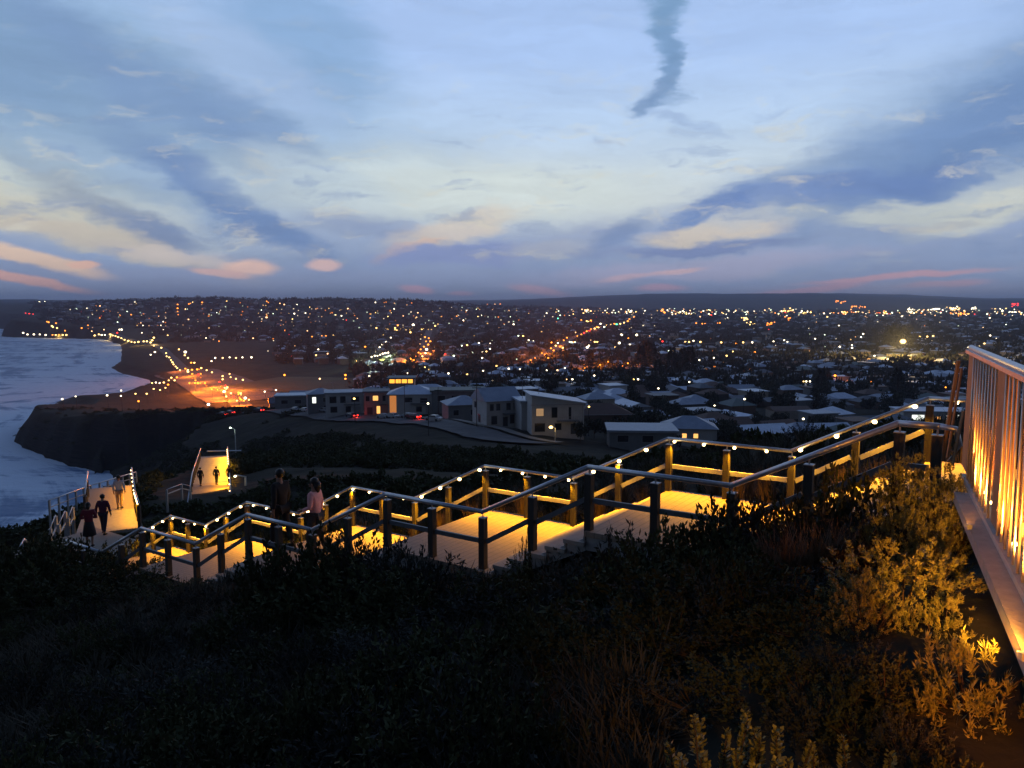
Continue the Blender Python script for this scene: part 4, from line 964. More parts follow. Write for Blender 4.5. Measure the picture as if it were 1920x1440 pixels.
def named_house(px, D, w, d, h, deg, roof, ri, wi, label, rise=2.2, wins=(), doors=(), cat='house', name='house'):
    x, y = pos(px, D); OCC.append((x, y, max(w, d)*.6))
    o = house(x, y, w, d, h, R(deg), roof, M_roofs[ri] if isinstance(ri, int) else ri, M_walls[wi], label, None, rise, wins, name, doors=doors, cat=cat)
    m = MB(); m.box(-w/2-.45, w/2+.45, -d/2-.62, -d/2-.505, h-.10, h+.04); m.build('gutter', M_frame, o)
    m = MB(); m.tube([(w/2-.4, -d/2-.06, .1), (w/2-.4, -d/2-.06, h-.15), (w/2-.4, -d/2-.5, h-.05)], .06, 6); m.build('downpipe', M_frame, o)
    if h > 5.5 and D < 260:
        bw = w*.42; bx_ = w*.18; m = MB(); m.box(bx_-bw/2, bx_+bw/2, -d/2-1.5, -d/2-.06, 2.9, 3.08); m.build('balcony', M_walls[1], o)
        m = MB(); m.box(bx_-bw/2, bx_+bw/2, -d/2-1.5, -d/2-1.44, 3.95, 4.02)
        k = int(bw/.45)
        for i in range(k+1): q = bx_-bw/2+.03+i*(bw-.06)/k; m.box(q-.025, q+.025, -d/2-1.495, -d/2-1.445, 3.085, 3.945)
        m.build('balcony_rail', M_frame, o)
        m = MB(); m.tube([(-w*.3, 0, h), (-w*.3, 0, h+rise+2.4)], .05, 6); m.box(-w*.3-.7, -w*.3+.7, -.03, .03, h+rise+2.1, h+rise+2.16); m.build('aerial', M_frame, o)
    return o
P_, W_ = None, None
# the houses along the ridge road, nearest first
named_house(1040, 170, 11.5, 9, 6.6, 8, 'skillion', 1, 0, 'large white modern house with a sloping pale roof and a lit lamp before it', 2.0,
    [(-4, 4.9, 1.6, 1.6, M_litd, 'f'), (-.8, 4.8, 1.2, 2.2, P_, 'f'), (-4, 1.6, 2.2, 1.8, P_, 'f'), (2.6, 4.6, .5, 2.6, P_, 'f'), (0, 1.7, 1.4, 1.4, P_, 'f'), (0, 4.8, 2, 1.5, P_, 'r')], [(4, 2.4, 2.3, M_walls[4])])
named_house(993, 176, 5.5, 8, 6.2, 12, 'flat', 1, 0, 'white flat roofed wing squeezed between the gabled house and the large modern house', 1, [(0, 4.6, 2.2, 1.6, P_, 'f'), (0, 1.6, 2.4, 1.8, P_, 'f')])
named_house(930, 182, 8.6, 9, 6.0, 24, 'gable', 0, 0, 'white two storey house with a steep blue grey gabled roof', 2.8,
    [(-3, 4.6, .9, 1.5, P_, 'f'), (-1.4, 4.6, .9, 1.5, P_, 'f'), (1.2, 4.6, 1.0, 1.6, P_, 'f'), (3, 4.6, .9, 1.4, P_, 'f'), (-2.4, 1.6, 1.4, 1.9, P_, 'f'), (2.6, 1.6, 2.0, 2.0, P_, 'f'), (0, 1.6, 1.4, 1.8, P_, 'l'), (2.5, 4.6, 1.2, 1.4, P_, 'l')], [(.4, 1.2, 2.2, M_walls[4])])
named_house(868, 205, 10, 9, 4.2, 16, 'hip', 0, 1, 'low grey house with a blue grey hipped roof left of the gabled house', 2.0, [(-3, 2.2, 1.4, 1.4, P_, 'f'), (2, 2.2, 2.2, 1.4, P_, 'f')])
named_house(858, 226, 15.5, 9, 6.4, 6, 'flat', 4, 1, 'long dull green flat roofed house behind the low grey house', 1, [(-5, 4.4, 2.2, 1.6, P_, 'f'), (-1, 4.4, 2.2, 1.6, P_, 'f'), (4, 4.4, 2.2, 1.6, P_, 'f')])
named_house(772, 226, 13.5, 10, 5.6, 4, 'hip', 1, 0, 'white house with a wide pale blue roof and an orange lit stairwell', 2.2,
    [(-5.4, 2.8, 1.9, 4.9, emat('stairwell_light', (1, .36, .10), .5, False), 'f'), (-1, 4.0, 2.2, 1.3, P_, 'f'), (3.4, 3.8, 2.0, 1.3, P_, 'f'), (2, 1.3, 1.6, 1.5, P_, 'f')], [(5.0, 2.2, 2.2, M_frame)])
named_house(752, 250, 8.2, 8, 9.6, 4, 'flat', 2, 3, 'upper storey with a row of orange lit windows above the wide pale blue roof', 1,
    [(-2.9, 8.9, 1.6, 1.3, M_lit2, 'f'), (-.95, 8.9, 1.6, 1.3, M_lit2, 'f'), (1.0, 8.9, 1.6, 1.3, M_lit2, 'f'), (2.9, 8.9, 1.5, 1.3, M_lit2, 'f')])
named_house(703, 232, 7.2, 8, 6.6, 10, 'flat', 2, 3, 'beige two storey house with warmly lit entrance and upper window', 1,
    [(-.3, 4.9, 1.5, 1.4, M_lit, 'f'), (-2.6, 4.8, 1.1, 1.5, P_, 'f'), (.5, 1.4, 1.0, 2.2, M_lit, 'f'), (2.2, 4.8, .9, 1.6, P_, 'f')], [(-2.0, 1.6, 2.2, M_walls[4])])
named_house(642, 244, 11.5, 9, 6.4, 14, 'flat', 0, 0, 'boxy white house under a long blue roof beside the red lit car', 1,
    [(-3.6, 4.5, 2.0, 2.0, P_, 'f'), (-.6, 4.5, 1.6, 2.0, P_, 'f'), (3.2, 4.5, 2.4, 1.6, P_, 'f'), (-3.4, 1.4, 2, 1.8, P_, 'f'), (1.0, 1.4, 1.5, 1.8, P_, 'f')], [(3.6, 2.4, 2.2, M_frame)])
named_house(597, 262, 9, 8, 6.2, 18, 'hip', 0, 1, 'grey house with one white lit window at the left of the ridge row', 1.6, [(-2.4, 4.2, 1.2, 2.0, M_litw, 'f'), (1.4, 4.2, 1.8, 1.4, P_, 'f'), (1.8, 1.5, 2.2, 1.6, P_, 'f')])
named_house(556, 300, 17, 9, 5.2, 10, 'flat', 1, 1, 'long low block with a pale flat roof beyond the ridge car park', 1, [(-5, 3, 2.4, 1.4, P_, 'f'), (0, 3, 2.4, 1.4, P_, 'f'), (5, 3, 2.4, 1.4, P_, 'f')])
named_house(1205, 160, 13.5, 10, 3.1, -4, 'flat', 0, 1, 'grey bungalow with a wide flat roof at the head of the dark slope', 1, [(-4, 1.7, 2.2, 1.3, P_, 'f'), (1, 1.7, 2.2, 1.3, P_, 'f')])
named_house(1296, 196, 13, 10, 3.6, -8, 'hip', 0, 0, 'wide blue grey hipped house with two small orange windows', 2.6, [(-1.4, 1.8, 1.1, 1.1, M_lit, 'f'), (1.4, 1.8, 1.1, 1.1, M_lit, 'f')])
named_house(1435, 232, 15, 10, 3.6, 16, 'gable', 1, 0, 'house with a pale gabled roof beside a bright white lamp', 2.2, [(-3, 1.9, 1.6, 1.2, P_, 'f')])
named_house(1590, 236, 9, 9, 6.4, 22, 'hip', 4, 0, 'two storey hipped house with one pink lit window', 2.4, [(-2.6, 4.4, 1.4, 1.4, emat('pink_window', (1, .35, .22), 1.0, False), 'f'), (1.8, 4.4, 1.6, 1.3, P_, 'f')])
named_house(1575, 218, 11, 8, 3.4, 10, 'gable', 1, 0, 'low white roofed house in front of the house with the pink lit window', 2.0)
named_house(1655, 214, 12, 9, 3.4, -6, 'hip', 3, 2, 'brown tiled hipped house right of the low white roofed house', 2.4)
named_house(1030, 214, 13, 10, 3.8, 10, 'hip', 0, 2, 'blue grey hipped house directly behind the large modern house', 2.4)
named_house(1130, 214, 15, 10, 3.6, 5, 'hip', 3, 2, 'broad brown roofed house with a bright lamp on its eave', 2.6)
named_house(600, 330, 26, 12, 5, 4, 'gable', 0, 1, 'long hall with a blue grey roof beyond the ridge houses', 2.4, cat='hall', name='hall')
named_house(706, 305, 19, 11, 4.6, 8, 'hip', 0, 1, 'large blue grey hipped house behind the orange windows', 2.6)
named_house(800, 270, 16, 10, 5, 10, 'hip', 1, 2, 'pale hipped house right behind the wide pale blue roof', 2.6)
named_house(852, 300, 15, 11, 4.4, -12, 'gable', 0, 1, 'blue roofed gabled house with small lamps along its verandah', 2.6)
named_house(1760, 330, 30, 14, 5, -5, 'flat', 1, 0, 'long white lit shop block beside the balustrade top', 1, [(-9, 2.4, 5, 2.6, M_litw, 'f'), (-2, 2.2, 4, 1.6, M_lit, 'f'), (5, 2.6, 5, 2.4, M_litw, 'f'), (11, 2.2, 4, 2, M_lit, 'f')], cat='shops', name='shop_block')
# other houses: the nearest as things, the rest as one object
ROADS = [[cast(*p)[:2] for p in L_] for L_ in ([(968, 690), (1010, 672), (1050, 650), (1085, 630), (1120, 615), (1180, 602)], [(797, 676), (796, 655), (800, 632), (806, 618)])]
def near_road(x, y, w=14):
    for L_ in ROADS:
        for (ax, ay), (bx, by) in zip(L_[:-1], L_[1:]):
            ex, ey = bx-ax, by-ay; t = min(1, max(0, ((x-ax)*ex+(y-ay)*ey)/(ex*ex+ey*ey)))
            if (x-ax-t*ex)**2+(y-ay-t*ey)**2 < w*w: return True
    return False
def town_spots(d0, d1, cell, seed):
    rg = random.Random(seed); out = []; a = R(14)
    n = int(d1/cell)+2
    for i in range(-n, n):
        for j in range(0, n):
            u, v = (i+rg.uniform(-.18, .18))*cell, (j+(i % 2)*.3+rg.uniform(-.15, .15))*cell*1.15
            x, y = u*math.cos(a)-v*math.sin(a), u*math.sin(a)+v*math.cos(a)
            if not (d0 < y < d1): continue
            px = 960+1457*x/y
            if px < 90 or px > 2280: continue
            if px < 520+max(0, (y-900)*-.0) and y < 1250: continue          # beach, park and car park
            if 505 < px < 660 and 395 < y < 780: continue                    # the oval
            if px < 960 and y < 318: continue
            if px > 1080 and y < 200: continue
            if y > 900 and float(coast_sd(np.array([x]), np.array([y]))[0]) < 90: continue
            if any((x-a_)**2+(y-b_)**2 < (r_+7)**2 for a_, b_, r_ in OCC): continue
            if near_road(x, y): continue
            out.append((x, y, px))
    return out
spots = town_spots(205, 640, 17.5, 5); random.Random(3).shuffle(spots); spots = [s_ for s_ in spots if random.random() < .80]
spots.sort(key=lambda s_: s_[1]); vis = []
for s_ in spots:
    if seen(s_[0], s_[1], gz(s_[0], s_[1])+5): vis.append(s_)
side_ = [s_ for s_ in vis if s_[2] > 1945]; vis = [s_ for s_ in vis if s_[2] <= 1945]
HV = []
for i, (w, d, h, roof, rise) in enumerate([(13, 10, 3.3, 'hip', 2.4), (15, 10, 3.4, 'hip', 2.6), (12, 9, 5.6, 'hip', 2.2), (14, 9, 3.4, 'gable', 2.4), (11, 10, 6.0, 'flat', 1), (16, 9, 3.2, 'gable', 1.6), (12, 12, 3.4, 'hip', 2.8)]):
    for ri in range(5): HV.append((i, ri, w, d, h, roof, rise))
proto = {}
rg4 = random.Random(21)
for k, (x, y, px) in enumerate(vis[:262]):
    i, ri, w, d, h, roof, rise = HV[rg4.choice([0, 1, 2, 3, 4, 5, 6])*5+rg4.choice([0, 0, 0, 1, 1, 1, 2, 2, 3, 4])]; wi = rg4.choice([0, 1, 1, 2, 2, 3, 4]); key = (i, ri, wi)
    if key not in proto: 
        m = MB(); m.box(-w/2, w/2, -d/2, d/2, -3, h)
        if roof == 'gable': m.add([(-w/2, -d/2, h), (-w/2, d/2, h), (-w/2, 0, h+rise*.93), (w/2, -d/2, h), (w/2, d/2, h), (w/2, 0, h+rise*.93)], [(0, 2, 1), (3, 4, 5)])
        pw = m.mesh('wall', M_walls[wi]); pr_ = roof_mb(roof, w, d, h+.01, rise).mesh('roof', M_roofs[ri])
        q = MB(); q.box(-w*.3-.7, -w*.3+.7, -d/2-.05, -d/2+.02, h-1.9, h-.7); pn = q.mesh('window', M_pane); proto[key] = (pw, pr_, pn)
    o = empty('house', (x, y, gz(x, y)), R(14)+rg4.choice([0, R(90), R(180), 0])+rg4.uniform(-.15, .15)); a = proto[key]
    link('wall', a[0], o); link('roof', a[1], o)
    if y < 330: link('window', a[2], o)
    zone = ('left of the orange avenue' if px < 990 else 'below the orange avenue' if px < 1190 else 'right of the avenue' if px < 1530 else 'near the balustrade')
    band = 'nearest' if y < 330 else 'middle' if y < 450 else 'farther'
    tag(o, f'{ROOFWORD[ri]} {roof} roofed house in the {band} rows {zone}', 'house', f'{ROOFWORD[ri]} {roof} roofed houses, {band} rows {zone}')
def far_houses(name, P, seed):
    rg = random.Random(seed); m = MB()
    for x, y, px in P:
        z = gz(x, y); w, d, h = rg.uniform(9, 17), rg.uniform(8, 11), rg.choice([3.2, 3.4, 6]); a = R(14)+rg.choice([0, R(90)])+rg.uniform(-.2, .2); c, s = math.cos(a), math.sin(a)
        fr = lambda X, Y, Z: (x+X*c-Y*s, y+X*s+Y*c, z+Z)
        m.box(-w/2, w/2, -d/2, d/2, -2, h, mi=5+rg.choice([0, 1, 2, 3, 4, 4]), fr=fr)
        ri = rg.choice([0, 0, 1, 1, 2, 3, 4]); r = roof_mb('hip' if rg.random() < .75 else 'flat', w, d, h+.01, 2.3); m.add([fr(*v) for v in r.v], r.f, ri)
    tag(m.build(name, M_roofs+M_walls), kind='stuff')
rest = vis[262:]+side_+[s_ for s_ in town_spots(640, 1150, 24, 6) if random.random() < .8]
far = [s_ for s_ in town_spots(1150, 3000, 46, 8) if random.random() < .7]
far_houses('distant_houses', rest+far, 4)
# trees
def tree_mesh(seed, kind='round'):
    rg = np.random.default_rng(seed)
    if kind == 'round':
        K = 13; cc = np.stack([rg.uniform(-.6, .6, K), rg.uniform(-.6, .6, K), rg.uniform(.45, .88, K)], 1); n = 900; b = rg.integers(0, K, n); v = rg.normal(size=(n, 3)); v /= np.linalg.norm(v, axis=1, keepdims=True)
        C = cc[b]+v*rg.uniform(.12, .30, n)[:, None]*np.array([1, 1, .75]); Dn = v+rg.normal(size=v.shape)*.6; V = leaf_quads(C, Dn, .13, .05, rg); h = .5
    else:
        n = 1100; t = rg.uniform(0, 1, n)**.8; lay = np.floor(t*13)/13; a = rg.uniform(0, 6.28, n); r = (1-lay)*.36*rg.uniform(.1, 1, n)+.02
        C = np.stack([r*np.cos(a), r*np.sin(a), .12+lay*.86+.02*rg.normal(size=n)], 1); Dn = np.stack([np.cos(a), np.sin(a), .25+0*a], 1)+rg.normal(size=(n, 3))*.25; V = leaf_quads(C, Dn, .085, .025, rg); h = .97
    m = MB(); m.tube([(0, 0, -.05), (.01, 0, h*.5), (0, 0, h)], [.035, .025, .006], 6)
    if kind == 'round':
        for c in cc[:7]: m.tube([(0, 0, .25), tuple(c*.6+np.array([0, 0, .1])), tuple(c)], [.018, .012, .004], 5)
    return np_mesh('crown', V, np.arange(len(V)).reshape(-1, 4), M_leafw), m.mesh('trunk', M_stem)
TR = [tree_mesh(200+i) for i in range(5)]; PN = [tree_mesh(220+i, 'pine') for i in range(3)]
def tree(x, y, w, h, me, label, group, name='tree', z=None):
    o = empty(name, (x, y, gz(x, y) if z is None else z), random.uniform(0, 6.28)); o.scale = (w, w, h); link('crown', me[0], o); link('trunk', me[1], o); tag(o, label, 'tree', group); return o
for px, py, D, h in [(1212, 646, 640, 27), (1224, 650, 660, 25), (1203, 655, 600, 24), (1262, 650, 560, 24), (1282, 655, 560, 23), (1296, 652, 580, 24), (1235, 672, 480, 17), (1545, 700, 420, 17), (1690, 690, 420, 19), (1108, 668, 620, 20), (735, 690, 500, 13), (760, 692, 480, 12)]:
    x, y = pos(px, D); tree(x, y, h*.85, h, PN[int(px) % 3], 'tall dark conical pine standing above the town roofs', 'tall conical pines above the roofs', 'pine_tree')
for px, D, h in [(1668, 1010, 24), (1684, 1035, 30), (1700, 1050, 27)]:
    x, y = pos(px, D); tree(x, y, h*.6, h, TR[px % 5], 'tall tree lit yellow by the big floodlight far behind the balustrade', 'trees lit yellow by the big floodlight')
rt = random.Random(77); n = 0
for k in range(4000):
    if n >= 215: break
    y = math.exp(rt.uniform(math.log(150), math.log(520))); px = rt.uniform(700, 1950); x = (px-960)/1457*y
    if px < 930 and y < 215: continue
    if px < 1090 and y < 195: continue
    if any((x-a_)**2+(y-b_)**2 < (r_+3)**2 for a_, b_, r_ in OCC) or near_road(x, y, 8): continue
    if 505 < px < 660 and y > 395: continue
    if any((x-a_[0])**2+(y-a_[1])**2 < 60 for a_ in vis[:262]): continue
    if y < 200: h = rt.uniform(3, 5.0)
    else: h = rt.uniform(5, 10)
    if y < 300: h = min(h, 6.5)
    tree(x, y, h*rt.uniform(.55, .85), h, TR[n % 5], 'dark round tree among the houses of the unlit suburb' if y > 200 else 'dark bushy tree on the slope below the nearest houses', 'dark trees among the houses' if y > 200 else 'trees on the slope below the houses'); n += 1
pts = []
while len(pts) < 6200:
    y = math.exp(rt.uniform(math.log(440), math.log(4200))); px = rt.uniform(60, 2280); x = (px-960)/1457*y
    if px < 520 and y < 1300: continue
    if px < 665 and y < 800: continue
    if near_road(x, y, 12): continue
    pts.append((x, y, 0, rt.uniform(4, 9)*(1+y/3000), rt.uniform(6, 13)*(1+y/9000)))
P = np.array(pts); sdv = coast_sd(P[:, 0], P[:, 1]); P = P[sdv > 60]; P[:, 2] = tz(P[:, 0], P[:, 1])-1
scatter('distant_woods', 1, P, FARSHR[1][0], M_leafw, 9)

# ------------------------------------------------------------------ ribbons draped on the ground: roads, lawn, footpath
def ribbon(name, pts, width, mt, dz=.3, kind='structure', step=6):
    P = []
    for (ax, ay), (bx, by) in zip(pts[:-1], pts[1:]):
        n = max(1, int(math.dist((ax, ay), (bx, by))/step))
        for k in range(n): P.append((ax+(bx-ax)*k/n, ay+(by-ay)*k/n))
    P.append(pts[-1]); m = MB(); V = []; K = 5
    for i, p in enumerate(P):
        q = P[min(i+1, len(P)-1)]; o = P[max(i-1, 0)]; t = Vector((q[0]-o[0], q[1]-o[1])).normalized(); nx, ny = -t.y, t.x
        for j in range(K):
            w = (j/(K-1)-.5)*width; x, y = p[0]+nx*w, p[1]+ny*w; V.append((x, y, max(gz(x, y), .5)+dz))
    m.add(V, [(i*K+j, i*K+j+1, (i+1)*K+j+1, (i+1)*K+j) for i in range(len(P)-1) for j in range(K-1)])
    o = m.build(name, mt); tag(o, kind=kind); return o
def C2(*p): return [cast(*q)[:2] for q in p]
ridge = [pos(455, 318), pos(520, 288), pos(600, 252), pos(655, 226), pos(740, 205), pos(800, 190), pos(860, 172), pos(905, 160), pos(960, 150), pos(1010, 144)]
ribbon('road', ridge, 9, M_asph, .45, step=3)
ribbon('footpath', [(x+7.6*.6, y+7.6*.8) for x, y in ridge], 2.2, M_pave, .5, step=3)
ribbon('road', C2((455, 764), (440, 745), (420, 730), (395, 715), (350, 700), (330, 680), (305, 655), (285, 645), (240, 638), (200, 630)), 12, M_asph, .6, step=10)
ribbon('car_park', C2((470, 752), (400, 715), (345, 695)), 55, M_asph, .4, step=10)
ribbon('road', ROADS[0], 15, M_asph, .6, step=12); ribbon('road', ROADS[1], 14, M_asph, .6, step=12)
ribbon('playing_field', [pos(520, 560), pos(600, 600), pos(660, 640)], 150, M_lawn, .5, step=12)
#@@PART5

# ------------------------------------------------------------------ lights of the town
LM = {k: emat('glow_'+{'w': 'white', 'g': 'greenish', 'y': 'yellow', 'o': 'orange', 'r': 'red', 't': 'green', 'p': 'peach'}[k], c, 6.0 if k in 'wgy' else 5.0, False) for k, c in LC.items()}
LM2 = {k: emat('dim_'+k_.name, LC[k], 1.4, False) for k, k_ in LM.items()}
CW = {'w': 'white', 'g': 'cool white', 'y': 'yellow', 'o': 'orange', 'r': 'red', 't': 'green', 'p': 'peach'}
def zone_of(px, py):
    if px < 130 and py > 600: return 'at the foot of the far headland'
    if px < 300 and py > 618: return 'along the promenade above the far beach'
    if px < 345 and py > 640: return 'along the beach road' if py < 705 else 'on the sea wall behind the near headland'
    if px < 480 and py > 640: return 'around the orange beach car park'
    if px < 960 and py < 600: return 'on the dark hill above the town'
    if py > 655: return 'among the houses left of the stair top' if px < 960 else 'among the nearer dark houses on the right'
    if 980 < px < 1200: return 'along the orange avenue'
    return 'in the middle of the town' if px < 980 else 'in the suburb right of the avenue'
def lamp_thing(px, py, c, s=1.0, hgt=7.0):
    if s > 2.5: hgt = 12
    p = cast(px, py, hgt, 340 if px < 500 else 0)
    if p is None: return None
    x, y, z = p; g = max(gz(x, y), 0); r = max(.22, y*.00105*s); o = empty('street_lamp', (x, y, g)); hh = z-g
    m = MB(); m.tube([(0, 0, -.3), (0, 0, hh*.97), (0, -.5-r*.3, hh+r*.6)], [.11, .07, .05], 6); m.build('pole', M_post, o)
    m = MB(); m.ball((0, 0, 0), r, .8, 10, 6); q = m.build('lamp_head', LM[c], o, True); q.location = (0, -.5-r*.3, hh)
    tag(o, f'{CW[c]} street lamp {zone_of(px, py)}', 'street lamp', f'{CW[c]} street lamps {zone_of(px, py)}'); return o
S_ = """44,624w 52,627w 64,627w 75,627w 86,628w 99,628o 105,628y 111,628o 118,628y 125,628y 178,629y 186,627y 191,628w 197,628w 207,627y 212,629y 217,630y 222,632y 228,634y 234,637y 241,639y 247,641y 253,642y 260,641y 270,640y 276,640y
283,642y 286,638y 289,633y 289,648y 303,652y 283,665w 291,660w 312,662y 313,668y 318,670y 321,675y 324,679y 326,683y 330,687y 333,690y 338,694y 336,655y 348,660w 347,666y 353,671y 359,680o 365,680y 378,690y 388,694y 398,698y 348,691o 361,701o
418,705y 431,701y 418,711y 433,707y 443,710y 456,712y 356,718o 366,718o 376,718o 385,718o 398,730o 422,727y 421,734w 425,743y 452,737y 461,746w 392,758w 448,739o 322,708y 328,713y 317,713y 286,718y 293,717w 300,718w 308,717y 316,721o 289,729y 301,731y 311,727y 276,738y 255,738y 228,732w 228,742w 202,741w 143,743w 118,748w 261,752o
397,677w 404,671w 418,671p 431,670w 443,671p 455,670w 472,670w 500,595p 552,588w 573,587w 597,655w 593,666y 615,663p 534,703o 648,703o 648,710o 600,710p 693,705w 497,734w 518,731w 665,747y 803,756w 765,700w 797,707w 841,700w 876,702y 923,714w 906,695w 954,691w 931,686y 975,692w
785,661o 789,663o 792,668y 798,662w 800,655w 795,650o 797,632o 804,634o 807,640o 799,640o 803,646o 807,664o 789,655o 770,672o 776,675o 728,661w 723,662w 718,663w 713,665w 708,667w 703,667w 697,669w 704,659w 712,651w 717,646w 724,641w 733,633w 685,650o 835,664r 851,667g 876,647y 866,648g 898,643w 904,671w 919,644w 944,647w 919,654w 905,660w 912,659y 885,661g 775,609w 816,611y 770,623y 741,615y 746,610o 706,615y
995,675o 1003,671o 1016,662o 1022,665o 1028,671o 1034,642o 1046,643g 1033,653o 1038,657o 1042,648y 1050,650o 1055,652y 1057,638o 1063,633o 1068,641g 1072,642g 1078,642g 1082,630o 1095,624r 1090,627o 1100,621o 1105,620r 1108,617o 1115,616y 1119,613o 1122,614y 1126,607w 1133,613g 1138,610y 1146,609y 1152,607o 1156,608t 1163,607y 1170,605y 1177,602o 1180,598o 1189,594o 1090,600o 1100,602y 1103,603y 1108,601o 1110,604o 1046,597t
981,630y 963,608w 991,638w 988,642w 1000,640w 1101,651w 1104,648w 1115,641y 1120,641y 1165,628w 1194,628w 1161,643w 1181,646w 1178,634o 1188,636o 1242,640r 1235,661w 1262,657y 1254,658g 1265,675w 1235,682g 1195,685w 1096,683o 1097,690o 1125,684o 1140,678o 1166,686o 1177,681o 1196,711w 1188,711y 1063,711p 1073,711w 1059,690w 1045,694p 1025,694w 1040,702w 1114,704w 1234,728w 1292,716w
1285,641y 1292,641y 1300,639w 1313,641y 1352,642y 1380,644o 1393,642y 1410,642w 1415,660o 1311,675w 1338,671w 1362,667y 1374,659y 1326,692o 1339,687o 1406,693o 1104,762y 1339,760w 1395,748w 1470,638w 1476,641w 1450,640w 1528,635w 1547,651g 1574,650w 1597,647w 1597,652w 1618,626w 1614,632w 1639,667w 1708,665p 1553,663g 1565,704o 1506,715y 1511,715w 1518,715w 1505,785w 1633,716o 1772,726o 1785,726o 1692,640y 1845,644y 1856,629w 1868,635w 1815,651w 1724,631y 1738,631y 1749,630y 1710,640p"""
big = {(1692, 640): 3.4, (421, 734): 1.7, (461, 746): 1.8, (392, 758): 1.8, (348, 660): 1.7, (1101, 651): 1.6, (1165, 628): 1.7, (1194, 628): 1.6, (1161, 643): 1.6, (800, 655): 1.6, (775, 609): 1.6, (534, 703): 1.4, (648, 703): 1.4, (665, 747): 1.4, (1395, 748): 1.3, (1505, 785): 1.5, (1565, 704): 1.5}
import re
nl = 0
for a, b, c in re.findall(r'(\d+),(\d+)([a-z])', S_):
    a, b = int(a), int(b)
    if lamp_thing(a, b, c, big.get((a, b), random.uniform(.85, 1.2))): nl += 1
# the house lamp by the large modern house and the tall lamp on the headland path
def tall_lamp(px, py, D, c, label, r, energy):
    q = px3(px, py, D); g = gz(q[0], q[1]); o = empty('street_lamp', (q[0], q[1], g)); h = q[2]-g
    m = MB(); m.tube([(.9, 0, -.5), (.9, 0, h*.96), (.1, -.1, h+.15)], [.12, .09, .06], 8); m.build('pole', M_galv, o)
    m = MB(); m.ball((0, 0, h), r, .7, 10, 6); m.build('lamp_head', LM[c], o, True)
    l = bpy.data.lights.new('lamp_glow', 'POINT'); l.energy = energy; l.color = LC[c]; l.shadow_soft_size = .2; lo = bpy.data.objects.new('lamp_glow', l); COL.objects.link(lo); lo.parent = o; lo.location = (0, -.6, h-.5)
    tag(o, label, 'street lamp')
tall_lamp(1033, 801, 158, 'y', 'bright yellow lamp on a post before the large white modern house', .42, 130)
tall_lamp(432, 802, 150, 'g', 'single cool white lamp on a tall post in the dark headland scrub', .22, 60)
tall_lamp(441, 893, 66, 'w', 'small white lamp beside the near end of the far lit stairs', .12, 8)
# ground light of the car park, the avenue and the oval, from bare point lights added a few metres up
def glow(px, py, c, e, hgt=7, grp=None):
    p = cast(px, py, hgt, 400)
    l = bpy.data.lights.new('street_glow', 'POINT'); l.energy = e; l.color = (1, .20, .012) if c == 'o' else LC[c]; l.shadow_soft_size = .4
    o = bpy.data.objects.new('street_glow', l); COL.objects.link(o); o.location = p
for px, py, e in [(352, 693, 9e3), (372, 702, 9e3), (395, 712, 12e3), (366, 719, 10e3), (420, 716, 9e3), (425, 734, 12e3), (448, 742, 12e3), (405, 728, 9e3), (462, 748, 9e3), (430, 752, 8e3), (330, 684, 4e3), (455, 716, 5e3)]: glow(px, py, 'o', e*6.5)
for px, py in [(997, 674), (1015, 667), (1028, 664), (1042, 653), (1060, 640), (1095, 625), (1125, 613)]: glow(px, py, 'o', 90e3)
for px, py in [(795, 662), (800, 652), (771, 673)]: glow(px, py, 'o', 80e3)
for px, py in [(1095, 690), (1128, 686), (1140, 680), (1170, 685)]: glow(px, py, 'o', 30e3)
glow(1565, 706, 'o', 3e3); glow(1693, 641, 'y', 500e3, 22); glow(1675, 652, 'y', 200e3, 16); glow(1845, 645, 'y', 12e3, 8)
for px, py in [(700, 668), (722, 664)]: glow(px, py, 'g', 30e3, 12)
for px, py in [(235, 637), (205, 629), (260, 641), (110, 628), (288, 640)]: glow(px, py, 'y', 25e3, 6)
# floodlit pitch, its bright ground seen edge-on
fp = [cast(*q) for q in ((676, 678), (690, 673), (745, 674), (728, 682))]
m = MB(); vs = [(x, y, gz(x, y)+.9) for x, y, z in fp]; m.add(vs+[(x, y, z-1.2) for x, y, z in vs], [(0, 1, 2, 3), (0, 3, 7, 4), (0, 4, 5, 1), (1, 5, 6, 2), (2, 6, 7, 3)])
tag(m.build('bowling_green', mat('floodlit_turf', (.22, .26, .06), .9, c2=(.16, .2, .05), scale=.1)), kind='structure')
cx, cy = np.mean([q[0] for q in fp]), np.mean([q[1] for q in fp])
for dx in (-18, 0, 16):
    l = bpy.data.lights.new('floodlight', 'SPOT'); l.energy = 120e3; l.color = (1, .95, .5); l.spot_size = R(110); l.spot_blend = .6; l.shadow_soft_size = .5
    o = bpy.data.objects.new('floodlight', l); COL.objects.link(o); o.location = (cx+dx, cy, gz(cx, cy)+15)
